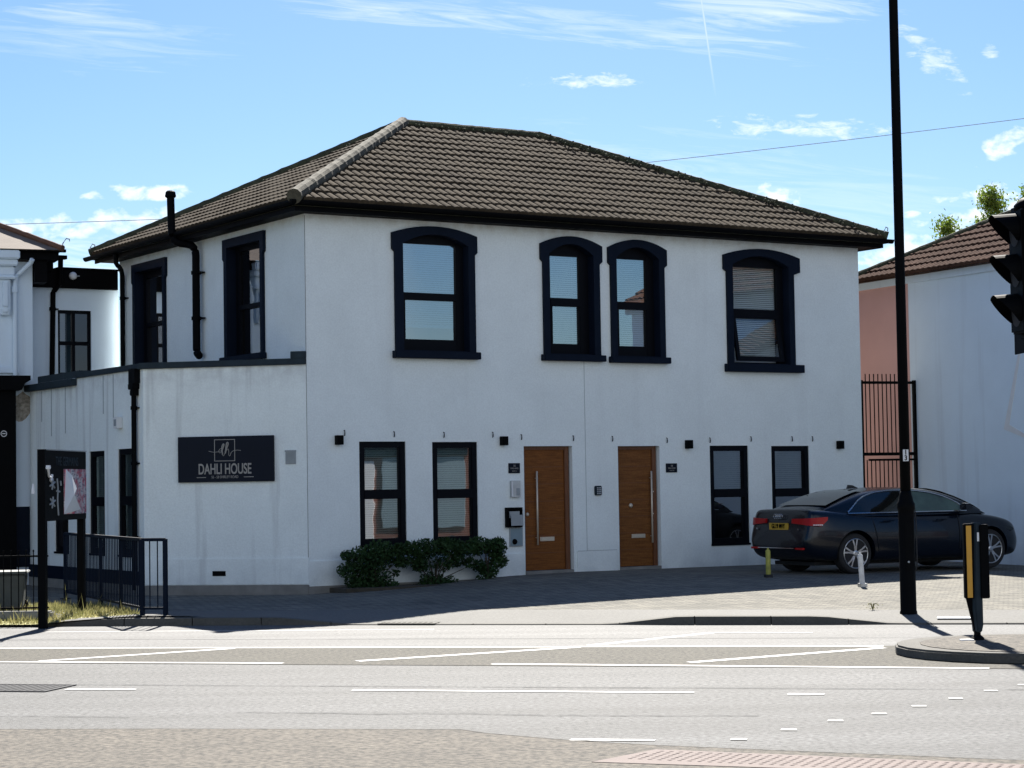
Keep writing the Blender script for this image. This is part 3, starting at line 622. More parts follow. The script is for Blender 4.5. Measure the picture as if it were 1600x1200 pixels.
ridge(FF, (RID0, RIDV, RIDZ), (RID1, RIDV, RIDZ), 'moss', .085, 'ridge_cap', roof)
ridge(FF, (RU1, RV0, RZ), (RID1, RIDV, RIDZ), 'moss', .09, 'hip_cap', roof)
ridge(FF, (RU0, RV1, RZ), (RID0, RIDV, RIDZ), 'moss', .10, 'hip_cap', roof)
g = MB(FF); random.seed(3)   # moss clumps on hips and low courses
for k in range(260):
    t = random.random()
    if k < 150: p = Vector((RU1, RV0, RZ)).lerp(Vector((RID1, RIDV, RIDZ)), t) + Vector((random.uniform(-.30, .0), random.uniform(-.22, .0), .07))
    elif k < 190: p = Vector((RID0, RIDV, RIDZ)).lerp(Vector((RID1, RIDV, RIDZ)), t) + Vector((0, random.uniform(-.2, -.05), .0))
    else: p = Vector((RU0, RV1, RZ)).lerp(Vector((RID0, RIDV, RIDZ)), t) + Vector((random.uniform(.0, .1), random.uniform(-.25, -.05), .06))
    r = random.uniform(.012, .032)
    g.lathe(p.x, p.y, [(r, p.z - .03), (r * .8, p.z + r * .3), (r * .3, p.z + r * .6)], 6)
g.build('moss', 'moss', roof)['kind'] = 'stuff'
# soffit, fascia, gutter
g = MB(FF); g.box(-.30, LEN + .32, -.30, -.0, 6.13, 6.16); g.box(-.30, 0, 0, DEP + .3, 6.13, 6.16); g.box(LEN, LEN + .32, 0, DEP + .3, 6.13, 6.16); g.build('soffit', 'black', house)
g = MB(FF); g.box(-.33, LEN + .35, -.325, -.30, 6.12, 6.31); g.box(-.325, -.30, -.30, DEP + .45, 6.12, 6.31); g.box(LEN + .32, LEN + .35, -.30, DEP + .45, 6.12, 6.31); g.build('fascia', 'black', house)
def gutter(mb, pts):
    n = 8; rings = []
    for (a, o, z, na, no) in pts:
        ring = []
        for k in range(n + 1):
            t = math.pi * k / n; ring.append(mb.P(a + na * (.06 - .06 * math.cos(t)), o + no * (.06 - .06 * math.cos(t)), z - .075 * math.sin(t)))
        rings.append(ring)
    for r0, r1 in zip(rings, rings[1:]):
        for k in range(n): mb.f.append([r0[k], r0[k + 1], r1[k + 1], r1[k]])
g = MB(FF); gutter(g, [(LEN + .52, -.33, 6.275, 0, -1), (-.33, -.33, 6.285, -.9, -.9), (-.33, DEP + .75, 6.26, -1, 0)]); g.build('gutter', 'black', house, recalc=False)
g = MB(FF)   # little curled hooks at the eave corners
for (a, o, z) in ((RU1 - .1, RV0, RZ + .02), (RU0 - .05, RV1 - .05, RZ + .02)):
    g = MB(FF); g.tube([(a, o, z), (a + .02, o, z + .12), (a + .06, o, z + .19), (a + .11, o, z + .17), (a + .10, o, z + .12)], .012, 6); g.build('hip_iron', 'steelg', roof)
g = g
g = MB(FF)   # row of small hooks above the ground floor
for a, z in ((.67, 2.63), (1.58, 2.61), (2.52, 2.60), (3.47, 2.60), (4.04, 2.56), (5.10, 2.54), (5.92, 2.53), (7.10, 2.50), (8.06, 2.50), (9.00, 2.52), (9.97, 2.52), (10.46, 2.52)):
    h = MB(FF); h.tube([(a, .0, z + .04), (a, -.022, z + .035), (a, -.026, z + .0), (a, -.022, z - .04), (a, -.010, z - .042)], .009, 6); h.build('wall_hook', 'iron', house)

# pipes
def pipe(name, fr, pts, r, parent, m='black', clips=()):
    g = MB(fr); g.tube(pts, r, 12)
    for k in range(1, len(pts) - 1): pass
    for (a, o, z) in clips: g.tube([(a, o, z - .03), (a, o, z + .03)], r * 1.28, 12); g.box(a - .02, a + r * 2.4, o, o + .10, z - .012, z + .012)
    return g.build(name, m, parent, smooth=False)
def bend(p0, p1, p2, n=5):
    return [tuple(Vector(p0).lerp(Vector(p1), t).lerp(Vector(p1).lerp(Vector(p2), t), t)) for t in [k / n for k in range(n + 1)]]
# soil vent pipe on the left side
vp = [(-4.31, -.44, 6.95), (-4.28, -.44, 6.40)] + bend((-4.27, -.44, 6.32), (-4.26, -.44, 6.12), (-4.14, -.34, 6.08)) + bend((-4.08, -.22, 6.06), (-3.97, -.13, 6.04), (-3.965, -.12, 5.86)) + [(-3.965, -.12, 4.30)] + bend((-3.965, -.12, 4.24), (-3.96, -.12, 4.12), (-3.85, -.12, 4.09))
pipe('vent_pipe', FL, vp, .068, house, clips=[(-3.965, -.12, 5.55), (-3.965, -.12, 4.75)])
g = MB(FL); g.lathe(-4.31, -.44, [(.085, 6.90), (.10, 6.92), (.085, 7.0), (.06, 7.02)], 12); g.build('pipe_cowl', 'black', house)
pipe('downpipe', FL, [(-7.12, -.36, 6.24), (-7.12, -.34, 6.02)] + bend((-7.14, -.30, 5.98), (-7.40, -.12, 5.96), (-7.46, -.08, 5.82)) + [(-7.46, -.08, 3.7)], .045, house, clips=[(-7.46, -.08, 5.4)])

# ---------------------------------------------------------------- low extension
GW = [(-1.10, -.33, .70, 2.45, .07), (-2.40, -1.70, .70, 2.44, .07), (-4.10, -3.42, .70, 2.43, .07)]
w = MB(FE); EL = 2.765
w.face([(0, 0, -.05), (EL, 0, -.05), (EL, 0, 3.74), (0, 0, 3.74)])
w.fr = FG; wall_grid(w, -5.35, 0, -.05, 3.735, [h[:4] for h in GW])
for h in GW: reveal(w, h[:4], .10)
ext = w.build('extension_wall', 'render_ext', house, recalc=False)
for h in GW: low_window(FG, h, ext, glassm='glassD')
g = MB(FE); g.box(-.02, EL + .02, -.02, .004, .23, .66); g.build('plinth', 'render_ext', ext, bevel=.01)
g = MB(FE); g.box(-.05, EL + .02, -.05, .004, -.05, .228); g.fr = FG; g.box(-5.3, .0, -.06, -.002, -.05, .228); g.build('footing', 'stone', ext, bevel=.008)
g = MB(FG); g.box(-5.3, .0, -.06, -.002, .228, .45); g.build('dark_base', 'navy', ext)
c = MB(FE); c.box(-.06, EL - .0, -.05, .22, 3.72, 3.82); c.box(2.52, 2.77, -.055, .15, 3.82, 3.93); c.fr = FG; c.box(-2.97, .0, -.05, .22, 3.722, 3.815); c.box(-5.4, -2.97, -.10, .22, 3.60, 3.72); c.box(-5.0, -2.90, .02, .25, 3.72, 3.86)
c.build('coping', 'coping', ext, bevel=.006)
g = MB(); pa = [FE.p(0, .05, 0), FE.p(EL, .05, 0), FF.p(-.01, 7.8, 0), FG.p(-5.35, .05, 0)]; g.face([(p.x, p.y, 3.62) for p in pa]); g.build('flat_roof', 'coping', ext)
g = MB(FG); g.box(-.36, -.14, -.12, -.0, 3.40, 3.50).box(-.33, -.17, -.10, -.0, 3.30, 3.40); g.build('rain_hopper', 'black', ext, bevel=.01)
pipe('downpipe', FG, [(-.25, -.06, 3.74), (-.25, -.06, 3.40), (-.25, -.06, .15)], .042, ext, clips=[(-.25, -.06, 2.2), (-.25, -.06, 1.0), (-.25, -.06, 3.1)])
g = MB(FG); g.box(-.38, -.12, -.10, -.0, 3.50, 3.735); g.build('downpipe_box', 'black', ext)
g = MB(FG); g.box(-1.06, -.88, -.10, -.0, 2.79, 2.98); vb = g.build('vent_box', 'white', ext, bevel=.01); g = MB(FG); g.box(-1.02, -.92, -.103, -.10, 2.83, 2.94); g.build('vent_grille', 'greyp', vb)
g = MB(FE); g.box(2.41, 2.58, -.015, -.0, 2.14, 2.36); va = g.build('air_vent', 'greyp', ext); g = MB(FE)
for k in range(7): g.box(2.425, 2.565, -.024, -.015, 2.155 + k * .024, 2.168 + k * .024)
g.box(2.405, 2.585, -.03, -.0, 2.335, 2.362); g.build('louvre', 'greyp', va)
g = MB(FE); g.box(1.17, 1.39, -.028, -.0, .375, .455); g.build('air_brick', 'black', ext)
# weathered cracks run down the side wall
g = MB(FG)
for a, z0 in ((-3.55, 3.60), (-4.25, 3.60), (-4.75, 3.58), (-1.75, 3.7), (-1.3, 3.7)): g.box(a, a + .03, -.003, -.0, z0 - random.uniform(.5, 1.1), z0)
g.build('wall_crack', 'greyp', ext)

# house sign
sg = thing('sign_board', tuple(FE.p(1.42, -.05, 1.88)), 'navy sign board reading DAHLI HOUSE on the low white wall', 'sign')
g = MB(FE); g.box(.61, 2.225, -.055, -.003, 1.875, 2.605); g.build('panel', 'signnavy', sg, bevel=.004)
o_ = -.0565; cxx = 1.405
g = MB(FE)
for q in ((-.175, .175, 2.545, 2.555), (-.175, .175, 2.205, 2.215)): g.box(cxx + q[0], cxx + q[1], o_ - .003, o_ + .002, q[2], q[3])
for q in (-.175, .165): g.box(cxx + q, cxx + q + .010, o_ - .003, o_ + .002, 2.215, 2.545)
g.build('emblem_frame', 'gold', sg)
for a0, a1 in ((.93, 1.085), (1.725, 1.89)): g = MB(FE); g.box(a0, a1, o_ - .003, o_ + .002, 1.945, 1.955); g.build('rule', 'gold', sg)
def stroke(pts, r, parent, fr, o, m='gold', name='emblem_script', rs=None):
    P_ = []
    for k in range(len(pts) - 1):
        p0 = pts[max(k - 1, 0)]; p1 = pts[k]; p2 = pts[k + 1]; p3 = pts[min(k + 2, len(pts) - 1)]
        for t in (0, .25, .5, .75):
            P_.append(tuple(.5 * (2 * p1[i] + (p2[i] - p0[i]) * t + (2 * p0[i] - 5 * p1[i] + 4 * p2[i] - p3[i]) * t * t + (3 * p1[i] - p0[i] - 3 * p2[i] + p3[i]) * t ** 3) for i in (0, 1)))
    P_.append(pts[-1]); g = MB(fr); g.tube([(a, o, z) for a, z in P_], r, 6, rads=rs); return g
S = MB(FE); zc = 2.37
script = [(-.27, .0), (-.18, -.018), (-.08, -.005), (-.03, .03), (-.07, .035), (-.10, .0), (-.085, -.03), (-.05, -.01), (-.01, .09), (-.02, .11), (-.045, .06), (-.035, -.06), (-.015, -.075), (.01, -.02), (.06, .10), (.05, .135), (.03, .10), (.015, -.04), (.03, -.0), (.06, .03), (.07, -.02), (.07, -.07), (.09, -.08), (.11, -.03), (.15, .0), (.22, .008), (.275, .0)]
g = stroke([(cxx + a, zc + z) for a, z in script], .0045, sg, FE, o_); g.build('emblem_script', 'gold', sg)
g = stroke([(cxx + a, zc + z) for a, z in [(-.05, -.01), (-.01, .09), (-.02, .11), (-.045, .06), (-.035, -.06)]], .010, sg, FE, o_ - .002); g.build('emblem_script', 'gold', sg)
g = stroke([(cxx + a, zc + z) for a, z in [(.01, -.02), (.06, .10), (.05, .135), (.03, .10), (.015, -.04)]], .010, sg, FE, o_ - .002); g.build('emblem_script', 'gold', sg)
text('DAHLI HOUSE', FE, cxx, o_, 2.075, .235, sg, 'lettering', 'gold', xs=.60, off=.004)
text('56 - 58 SHIRLEY ROAD', FE, cxx, o_, 1.952, .062, sg, 'small_lettering', 'gold', xs=.74)

# fittings on the front wall
WLAB = ['small black cube wall light at the left end of the front wall', 'small black cube wall light left of the left wooden door', 'small black cube wall light right of the right wooden door', 'small black cube wall light at the right end of the front wall']
for (a, z), lb in zip(((.55, 2.515), (3.665, 2.495), (7.555, 2.425), (11.10, 2.405)), WLAB):
    t = thing('wall_light', tuple(FF.p(a, -.06, z)), lb, 'wall light', 'black cube lights along the front wall')
    g = MB(FF); g.box(a - .055, a + .055, -.11, -.002, z - .075, z + .075); g.build('housing', 'black', t, bevel=.004)
    g = MB(FF); g.box(a - .04, a + .04, -.10, -.03, z - .079, z - .0755); g.build('lens', 'greyp', t)
def plaque(a0, a1, z0, z1, lb, l1, l2):
    t = thing('door_plaque', tuple(FF.p((a0 + a1) / 2, -.01, z0)), lb, 'plaque'); g = MB(FF); g.box(a0, a1, -.018, -.002, z0, z1); g.build('plate', 'signnavy', t, bevel=.002); m = (a0 + a1) / 2
    text(l1, FF, m, -.0185, z1 - .045, .05, t, 'lettering', 'gold', xs=.9); text('DAHLI HOUSE', FF, m, -.0185, (z0 + z1) / 2 - .005, .036, t, 'lettering', 'gold', xs=.7); text(l2, FF, m, -.0185, z0 + .035, .03, t, 'lettering', 'gold', xs=.75)
plaque(3.775, 4.0, 1.95, 2.12, 'small navy door plaque left of the left wooden door', '56', 'FLATS 1-4'); plaque(7.07, 7.31, 1.93, 2.09, 'small navy door plaque right of the right wooden door', '58', 'FLATS 5-8')
t = thing('intercom', tuple(FF.p(3.89, -.03, 1.55)), 'silver intercom panel between the plaque and the letter tray', 'intercom')
g = MB(FF); g.box(3.80, 3.985, -.055, -.002, 1.545, 1.825); g.build('housing', 'steelg', t, bevel=.006); g = MB(FF); g.box(3.895, 3.965, -.058, -.055, 1.575, 1.70); g.build('call_button', 'greyp', t); g = MB(FF); g.box(3.80, 3.83, -.057, -.055, 1.56, 1.81); g.build('trim', 'white', t)
t = thing('keypad', tuple(FF.p(5.6, -.03, 1.55)), 'small dark keypad on the wall between the two wooden doors', 'keypad')
g = MB(FF); g.box(5.52, 5.66, -.05, -.002, 1.55, 1.715); g.build('housing', 'coping', t, bevel=.012); g = MB(FF)
for i in range(3):
    for j in range(4): g.box(5.55 + i * .032, 5.572 + i * .032, -.054, -.05, 1.57 + j * .033, 1.59 + j * .033)
g.build('button', 'steelg', t)
t = thing('letter_tray', tuple(FF.p(3.88, -.1, .72)), 'open black mailbox with white papers above a grey notice holder', 'mailbox')
g = MB(FF); g.box(3.69, 4.00, -.012, -.002, 1.04, 1.375); g.box(3.69, 3.73, -.08, -.012, 1.04, 1.375); g.box(3.98, 4.00, -.08, -.012, 1.04, 1.375); g.box(3.73, 3.98, -.08, -.012, 1.34, 1.375); g.box(3.73, 3.98, -.08, -.012, 1.04, 1.065); g.build('box', 'black', t, bevel=.003)
g = MB(FF); g.box(3.76, 4.0, -.095, -.085, 1.07, 1.25); g.build('flap', 'greyp', t); g = MB(FF); g.box(3.75, 3.95, -.06, -.03, 1.20, 1.31); g.build('paper', 'greyp', t)
g = MB(FF); g.box(3.77, 4.03, -.03, -.002, .72, 1.035); g.build('notice_holder', 'greyp', t, bevel=.004); g = MB(FF); g.box(3.785, 4.015, -.033, -.03, .735, 1.02); g.build('notice', 'blindg', t)
g = MB(FF); g.lathe(3.86, .80, [(.05, -.035), (.045, -.05), (.02, -.055)], 10, 'o'); g.build('holder_knob', 'black', t)

# ---------------------------------------------------------------- linking wing behind
lk = thing('link_wing', tuple(FF.p(-.9, 8.0, 0)), 'low white rear wing with black fascia between the two houses', 'building')
V8 = Fr(*FF.p(0, 8.0, 0).xy, 32.5)
w = MB(V8); hl = (-1.16, -.50, 3.95, 5.19); wall_grid(w, -1.85, .05, 0, 5.62, [hl]); reveal(w, hl, .10); w.build('wall', 'render_n', lk, recalc=False)
g = MB(V8); g.box(-1.80, .0, -.12, .25, 5.60, 5.955); g.box(-1.2, .02, -.14, .3, 5.955, 5.99); g.box(-1.85, -1.3, -.16, -.12, 5.90, 6.2) ; g.build('fascia', 'black', lk, bevel=.006)
f = MB(V8); f.box(hl[0], hl[0] + .05, .03, .09, hl[2], hl[3]); f.box(hl[1] - .05, hl[1], .03, .09, hl[2], hl[3]); f.box(hl[0] + .05, hl[1] - .05, .03, .09, hl[3] - .06, hl[3]); f.box(hl[0] + .05, hl[1] - .05, .03, .09, hl[2], hl[2] + .06); f.box(hl[0] + .05, hl[1] - .05, .025, .09, 4.53, 4.60); f.box(-.87, -.81, .03, .09, hl[2] + .06, hl[3] - .06)
W_ = f.build('window', 'pvc', lk); p = MB(V8); p.face([(hl[0] + .05, .07, hl[2] + .06), (-.87, .07, hl[2] + .06), (-.87, .07, hl[3] - .06), (hl[0] + .05, .07, hl[3] - .06)]); p.build('pane', 'glassU', W_)
p = MB(V8); p.face([(hl[0] + .02, .12, hl[2]), (-.84, .12, hl[2]), (-.84, .12, hl[3]), (hl[0] + .02, .12, hl[3])]); p.build('blind', MT['blindg'], W_)
p = MB(V8); p.face([(-.81, .075, hl[2] + .06), (hl[1] - .05, .075, hl[2] + .06), (hl[1] - .05, .075, hl[3] - .06), (-.81, .075, hl[3] - .06)]); p.build('pane', 'glassB', W_)
g = MB(V8); g.box(-1.85, .05, .3, 3.0, 5.5, 5.9); g.build('roof', 'coping', lk)
pipe('downpipe', V8, [(-1.18, -.22, 6.18), (-1.18, -.2, 5.75)] + bend((-1.19, -.2, 5.65), (-1.22, -.06, 5.60), (-1.27, -.05, 5.5)) + [(-1.30, -.05, 3.7)], .05, lk, clips=[(-1.28, -.05, 5.2)])
g = MB(V8); g.box(-1.32, -1.06, -.25, -.12, 6.13, 6.2); g.build('gutter_outlet', 'black', lk)
t = thing('bulkhead_light', tuple(V8.p(-.91, -.15, 5.83)), 'round white bulkhead light on the black fascia', 'light')
g = MB(V8); g.lathe(-.91, 5.83, [(.075, -.12), (.075, -.16), (.05, -.20), (.02, -.21)], 16, 'o'); g.build('globe', 'white', t, smooth=True)
g = MB(V8); g.box(-.93, -.80, -.205, -.16, 5.815, 5.835); g.build('bracket', 'greyp', t)

# ---------------------------------------------------------------- left neighbour: shop with stucco front
SN = Fr(-8.86, 38.2, 22)
nb = thing('stucco_shop', (-9.5, 38.0, 0), 'pale stucco building with moulded cornice over a black shopfront', 'building')
w = MB(SN); w.face([(-7, 0, 0), (.05, 0, 0), (.05, 0, 6.0), (-7, 0, 6.0)]); w.face([(.05, 0, 0), (.05, 6, 0), (.05, 6, 6.0), (.05, 0, 6.0)]); w.build('wall', 'render_n', nb, recalc=False)
g = MB(SN); g.box(-7, -.22, -.34, 0, 6.02, 6.18).box(-7, -.25, -.28, 0, 5.90, 6.02).box(-7, -.30, -.20, 0, 5.72, 5.90).box(-7, -.28, -.24, 0, 5.66, 5.72); g.build('cornice', 'render_n', nb, bevel=.02)
for k in range(9):
    a = -.42 - k * .75; g = MB(SN); g.prism([(a - .12, 5.0), (a + .02, 5.0), (a + .05, 5.12), (a + .05, 5.66), (a - .15, 5.66), (a - .15, 5.12)], -.16, 0); g.prism([(a - .10, 5.15), (a, 5.15), (a + .0, 5.62), (a - .1, 5.62)], -.22, -.16); g.lathe(a - .05, 5.10, [(.07, -.16), (.06, -.20)], 10, 'o'); g.build('corbel', 'render_n', nb, bevel=.015)
g = MB(SN); g.box(-7, -.2, -.06, 0, 3.95, 4.05); g.build('string_course', 'render_n', nb)
g = MB(SN); g.box(-.60, -.30, -.03, 0, 4.05, 4.95); g.build('pilaster', 'render_n', nb, bevel=.01)
g = MB(SN); g.prism([(-7, 3.62), (-.22, 3.62), (-.16, 3.74), (-.06, 3.80), (-.06, 3.88), (-7, 3.88)], -.45, 0); g.box(-7, -.30, -.28, 0, .0, 3.62); g.build('shopfront', 'black', nb)
g = MB(SN); g.box(-.30, -.02, -.02, 0, .4, 1.50); g.build('panel', 'navy', nb)
g = MB(SN); random.seed(11)
pp = [(-.27 + .27 * max(0, min(1, .5 + .75 * math.cos(t))) + random.uniform(-.03, .02), 3.34 + .24 * math.sin(t) + random.uniform(-.07, .06)) for t in [k * math.pi / 8 for k in range(16)]]
g.prism(pp, -.006, 0); g.build('bare_patch', 'bare', nb)
g = MB(SN); g.tube([(-.0, -.30, 6.02)] + bend((-.02, -.25, 5.96), (-.12, -.15, 5.85), (-.26, -.10, 5.72)) + [(-.28, -.08, 5.55), (-.28, -.08, 3.9)], .045, 12); g.lathe(-.28, -.08, [(.065, 5.42), (.065, 5.54)], 12); g.build('downpipe', 'render_n', nb)
g = MB(SN); g.box(-.24, .5, -.20, .3, 6.03, 6.17); g.box(-.24, .62, -.30, -.2, 6.17, 6.22); g.box(.07, .3, -.12, .3, 5.62, 6.03); g.build('fascia', 'black', nb)
g = MB(SN); rp = [(-7, -.35, 6.20), (.55, -.35, 6.20), (-3.3, 3.5, 8.2), (-7, 3.5, 8.2)]; g.face(rp); g.face([(.55, -.35, 6.20), (.55, 7, 6.20), (-3.3, 3.5, 8.2)]); g.face([(-7, -.35, 6.19), (.55, -.35, 6.19), (.55, 7, 6.19), (-7, 7, 6.19)])
rf = g.build('roof', 'slate', nb); ridge(SN, (.55, -.35, 6.20), (-3.3, 3.5, 8.2), 'terracotta', .055, 'hip_tile', rf, lift=.03)
g = MB(SN); g.tube([(.52, -.3, 6.2), (.56, -.3, 6.33), (.62, -.3, 6.42), (.68, -.3, 6.41), (.68, -.3, 6.37)], .012, 6); g.build('hip_iron', 'steelg', rf)
t = thing('window_sticker', tuple(SN.p(-.52, -.3, 2.83)), 'round white outline sticker on the black shopfront', 'sticker')
g = MB(SN)
for k in range(16):
    a = 2 * math.pi * k / 16; b = 2 * math.pi * (k + 1) / 16; r0, r1 = .045, .057
    g.face([(-.52 + r0 * math.cos(a), -.283, 2.83 + r0 * math.sin(a)), (-.52 + r1 * math.cos(a), -.283, 2.83 + r1 * math.sin(a)), (-.52 + r1 * math.cos(b), -.283, 2.83 + r1 * math.sin(b)), (-.52 + r0 * math.cos(b), -.283, 2.83 + r0 * math.sin(b))])
g.box(-.55, -.49, -.284, -.282, 2.825, 2.84); g.build('ring', 'white', t)

# ---------------------------------------------------------------- right neighbour
NR = Fr(6.99, 41.5, -63.2)           # a grows towards the street
rn = thing('pale_house', (8, 39, 0), 'pale blue white rendered house with brown tiled roof beyond the parked car', 'house')
w = MB(NR); w.face([(1.55, 0, -.05), (9.5, 0, -.05), (9.5, 0, 5.70), (1.55, 0, 5.70)]); w.face([(9.5, 0, -.05), (9.5, 8, -.05), (9.5, 8, 5.7), (9.5, 0, 5.7)]); w.build('wall', 'render_n', rn, recalc=False)
w = MB(NR); w.face([(-1.5, 0, -.05), (1.55, 0, -.05), (1.55, 0, 5.62), (-1.5, 0, 5.62)]); w.face([(-1.5, 0, -.05), (-1.5, 8, -.05), (-1.5, 8, 5.6), (-1.5, 0, 5.6)]); w.build('rear_wall', 'pink', rn, recalc=False)
g = MB(NR); g.box(-1.6, 9.7, -.06, 0, 5.52, 5.68); g.build('eave_board', 'render_n', rn)
E0, E1_, TPn = (-.25, -.22, 5.68), (9.8, -.22, 5.68), math.tan(R(27))
g = MB(NR); hd = 5.0; ap = (E0[0] + hd, -.22 + hd, 5.68 + hd * TPn); sl = math.hypot(hd, hd * TPn)
tiled(g, NR, E0, E1_, ap, clipper(10.05, sl, hd, 0), amp=.040, step=.034)
rf = g.build('roof', 'tile_b', rn, recalc=False)
g = MB(NR); g.face([(E0[0], -.22, 5.66), (9.8, -.22, 5.66), (9.8, ap[1], ap[2] - .03), (ap[0], ap[1], ap[2] - .03)]); g.face([(E0[0], -.22, 5.66), (E0[0], 9, 5.66), (ap[0], ap[1], ap[2] - .03)]); g.face([(9.8, -.22, 5.66), (9.8, 9.8, 5.66), (9.8, ap[1], ap[2] - .03)]); g.face([(E0[0], -.22, 5.655), (E0[0], 9, 5.655), (9.8, 9, 5.655), (9.8, -.22, 5.655)]); g.build('roof_deck', 'tile_b', rf)
ridge(NR, E0, ap, 'moss', .085, 'hip_cap', rf, lift=.03)
# raised scrape of render left on the wall
g = MB(NR); g.prism([(4.25, 2.62), (4.9, 2.42), (4.93, 2.47), (4.40, 2.70), (4.75, 3.95), (4.70, 3.97)], -.01, 0); g.build('render_patch', 'white', rn)

# ---------------------------------------------------------------- tall gate between the houses
gt = thing('metal_gate', (7.1, 39.7, gz(7, 39.5)), 'tall black railed metal gate in the gap between the houses', 'gate')
GA = Fr(6.62, 39.55, 21); zt = 3.62; GL = 1.19
for a in (.02, GL): g = MB(GA); g.box(a - .03, a + .03, -.03, .03, .1, zt + .02); g.build('gate_post', 'black', gt)
g = MB(GA); g.box(.05, GL - .03, -.025, .025, zt - .05, zt); g.box(.05, GL - .03, -.025, .025, 2.20, 2.26); g.box(.16, GL - .03, -.02, .02, 2.10, 2.14); g.box(.05, GL - .03, -.025, .025, .3, .35); g.build('rail', 'black', gt)
for k in range(11): a = .12 + k * .092; g = MB(GA); g.tube([(a, 0, 2.23), (a, 0, zt + .14)], .011, 6); g.tube([(a, .0, .3), (a, .0, 2.12)], .011, 6); g.build('bar', 'black', gt)

# ---------------------------------------------------------------- notice board at the roadside
NA = Fr(-6.085, 26.87, 85.8)
ns = thing('notice_board', (-6.08, 26.87, .1), 'black roadside notice board on two posts with a torn poster', 'notice board')
g = MB(NA); g.box(-.04, .06, -.05, .05, .0, 2.31); g.build('post', 'black', ns); g = MB(NA); g.box(1.74, 1.85, -.045, .045, .0, 1.42); g.build('post', 'black', ns)
_q = NA.p(-.15, .11, 0); NA0 = NA; NA = Fr(_q.x, _q.y, 85.8)
g = MB(NA); g.box(.20, 2.02, -.16, -.06, 1.38, 2.30); bd = g.build('board', 'black', ns, bevel=.006)
g = MB(NA); g.box(.18, 2.03, -.165, -.05, 2.30, 2.315); g.build('edge_trim', 'steelg', bd)
text('THE GERMAINS', NA, 1.10, -.162, 2.155, .17, bd, 'lettering', 'coping', xs=.9)
def paper():
    m = mat('poster_print', (.55, .53, .52), .6, .3, 9, col2=(.42, .05, .09), contrast=2.2)
    def f(N, L, src):
        t_ = N.new('ShaderNodeTexCoord'); mp = N.new('ShaderNodeMapping'); mp.inputs['Scale'].default_value = (1, 6, 26); L.new(t_.outputs['Object'], mp.inputs[0]); n = N.new('ShaderNodeTexNoise'); n.inputs['Scale'].default_value = 1.5; n.inputs['Detail'].default_value = 4; L.new(mp.outputs[0], n.inputs[0])
        r = N.new('ShaderNodeMapRange'); r.inputs[1].default_value = .55; r.inputs[2].default_value = .62; r.inputs[4].default_value = .75; L.new(n.outputs['Fac'], r.inputs[0])
        mx = N.new('ShaderNodeMix'); mx.data_type = 'RGBA'; L.new(r.outputs[0], mx.inputs[0]); L.new(src, mx.inputs[6]); mx.inputs[7].default_value = (.07, .07, .12, 1); return mx.outputs[2]
    overlay(m, f); return m
MT['poster'] = paper()
g = MB(NA); g.box(.93, 2.0, -.168, -.1645, 1.46, 2.06); po = g.build('poster', 'poster', bd)
g = MB(NA); g.face([(.93, -.17, 1.46), (1.0, -.175, 2.06), (1.12, -.22, 1.98), (1.25, -.25, 1.80), (1.10, -.26, 1.72)]); g.face([(.93, -.17, 1.46), (1.10, -.26, 1.72), (1.46, -.24, 1.52), (1.40, -.20, 1.50)]); g.build('peeled_paper', 'white', po)
random.seed(5)
gm = MB(NA)
def scr(pts, r=.012):
    g = stroke(pts, r, bd, NA, -.166); gm.v, base = gm.v, len(gm.v); gm.f += [[i + base for i in f] for f in g.f]; gm.v += g.v
for (ca_, cz_) in ((.42, 1.86), (.42, 1.62)):
    for ang in (20, 80, 140): c_, s_ = math.cos(R(ang)) * .12, math.sin(R(ang)) * .075; scr([(ca_ - c_, cz_ - s_), (ca_, cz_), (ca_ + c_, cz_ + s_)])
scr([(.62, 1.93), (.66, 1.8), (.64, 1.65), (.68, 1.45)]); scr([(.78, 1.9), (.80, 1.84)]); scr([(.60, 1.77), (.74, 1.76)])
gm.build('chalk_mark', 'greyp', bd)
g = MB(NA); g.tube([(.06, -.22, 2.07), (.14, -.20, 2.02), (.22, -.18, 1.96), (.32, -.18, 1.94)], .016, 6); g.lathe(.06, -.22, [(.03, 2.05), (.035, 2.07), (.03, 2.10)], 8); g.tube([(.30, -.18, 1.90), (.35, -.18, 1.98)], .02, 6); g.build('bracket', 'white', bd)
g = MB(NA); g.tube([(.06, -.02, 1.87), (.055, -.02, 1.80), (.06, -.02, 1.74)], .02, 6, rads=[.006, .02, .026]); g.build('hanging_tag', 'white', bd)

# ---------------------------------------------------------------- pedestrian railings
def railing(name, p0, p1, npost, pitch, label, h=1.02, zb=None, cat='railing', group=None, end=True):
    L_ = math.hypot(p1[0] - p0[0], p1[1] - p0[1]); an = math.degrees(math.atan2(p1[1] - p0[1], p1[0] - p0[0])); fr = Fr(p0[0], p0[1], an); b0 = gz(*p0) if zb is None else zb
    t = thing(name, (p0[0], p0[1], b0), label, cat, group)
    for k in range(npost):
        a = L_ * k / (npost - 1)
        if k == npost - 1 and not end: continue
        g = MB(fr); g.box(a - .025, a + .025, -.025, .025, b0 - .05, b0 + h); g.box(a - .07, a + .07, -.07, .07, b0 - .0, b0 + .015); g.build('post', 'navy', t)
    g = MB(fr); g.box(.0, L_, -.02, .02, b0 + h - .03, b0 + h + .012); g.build('top_rail', 'steelg' if False else 'navy', t); g = MB(fr); g.box(.02, L_ - .02, -.015, .015, b0 + .10, b0 + .13); g.build('bottom_rail', 'navy', t)
    n = int(L_ / pitch)
    for k in range(1, n): a = L_ * k / n; g = MB(fr); g.tube([(a, 0, b0 + .11), (a, 0, b0 + h - .01)], .008, 6); g.build('bar', 'navy', t)
    return t
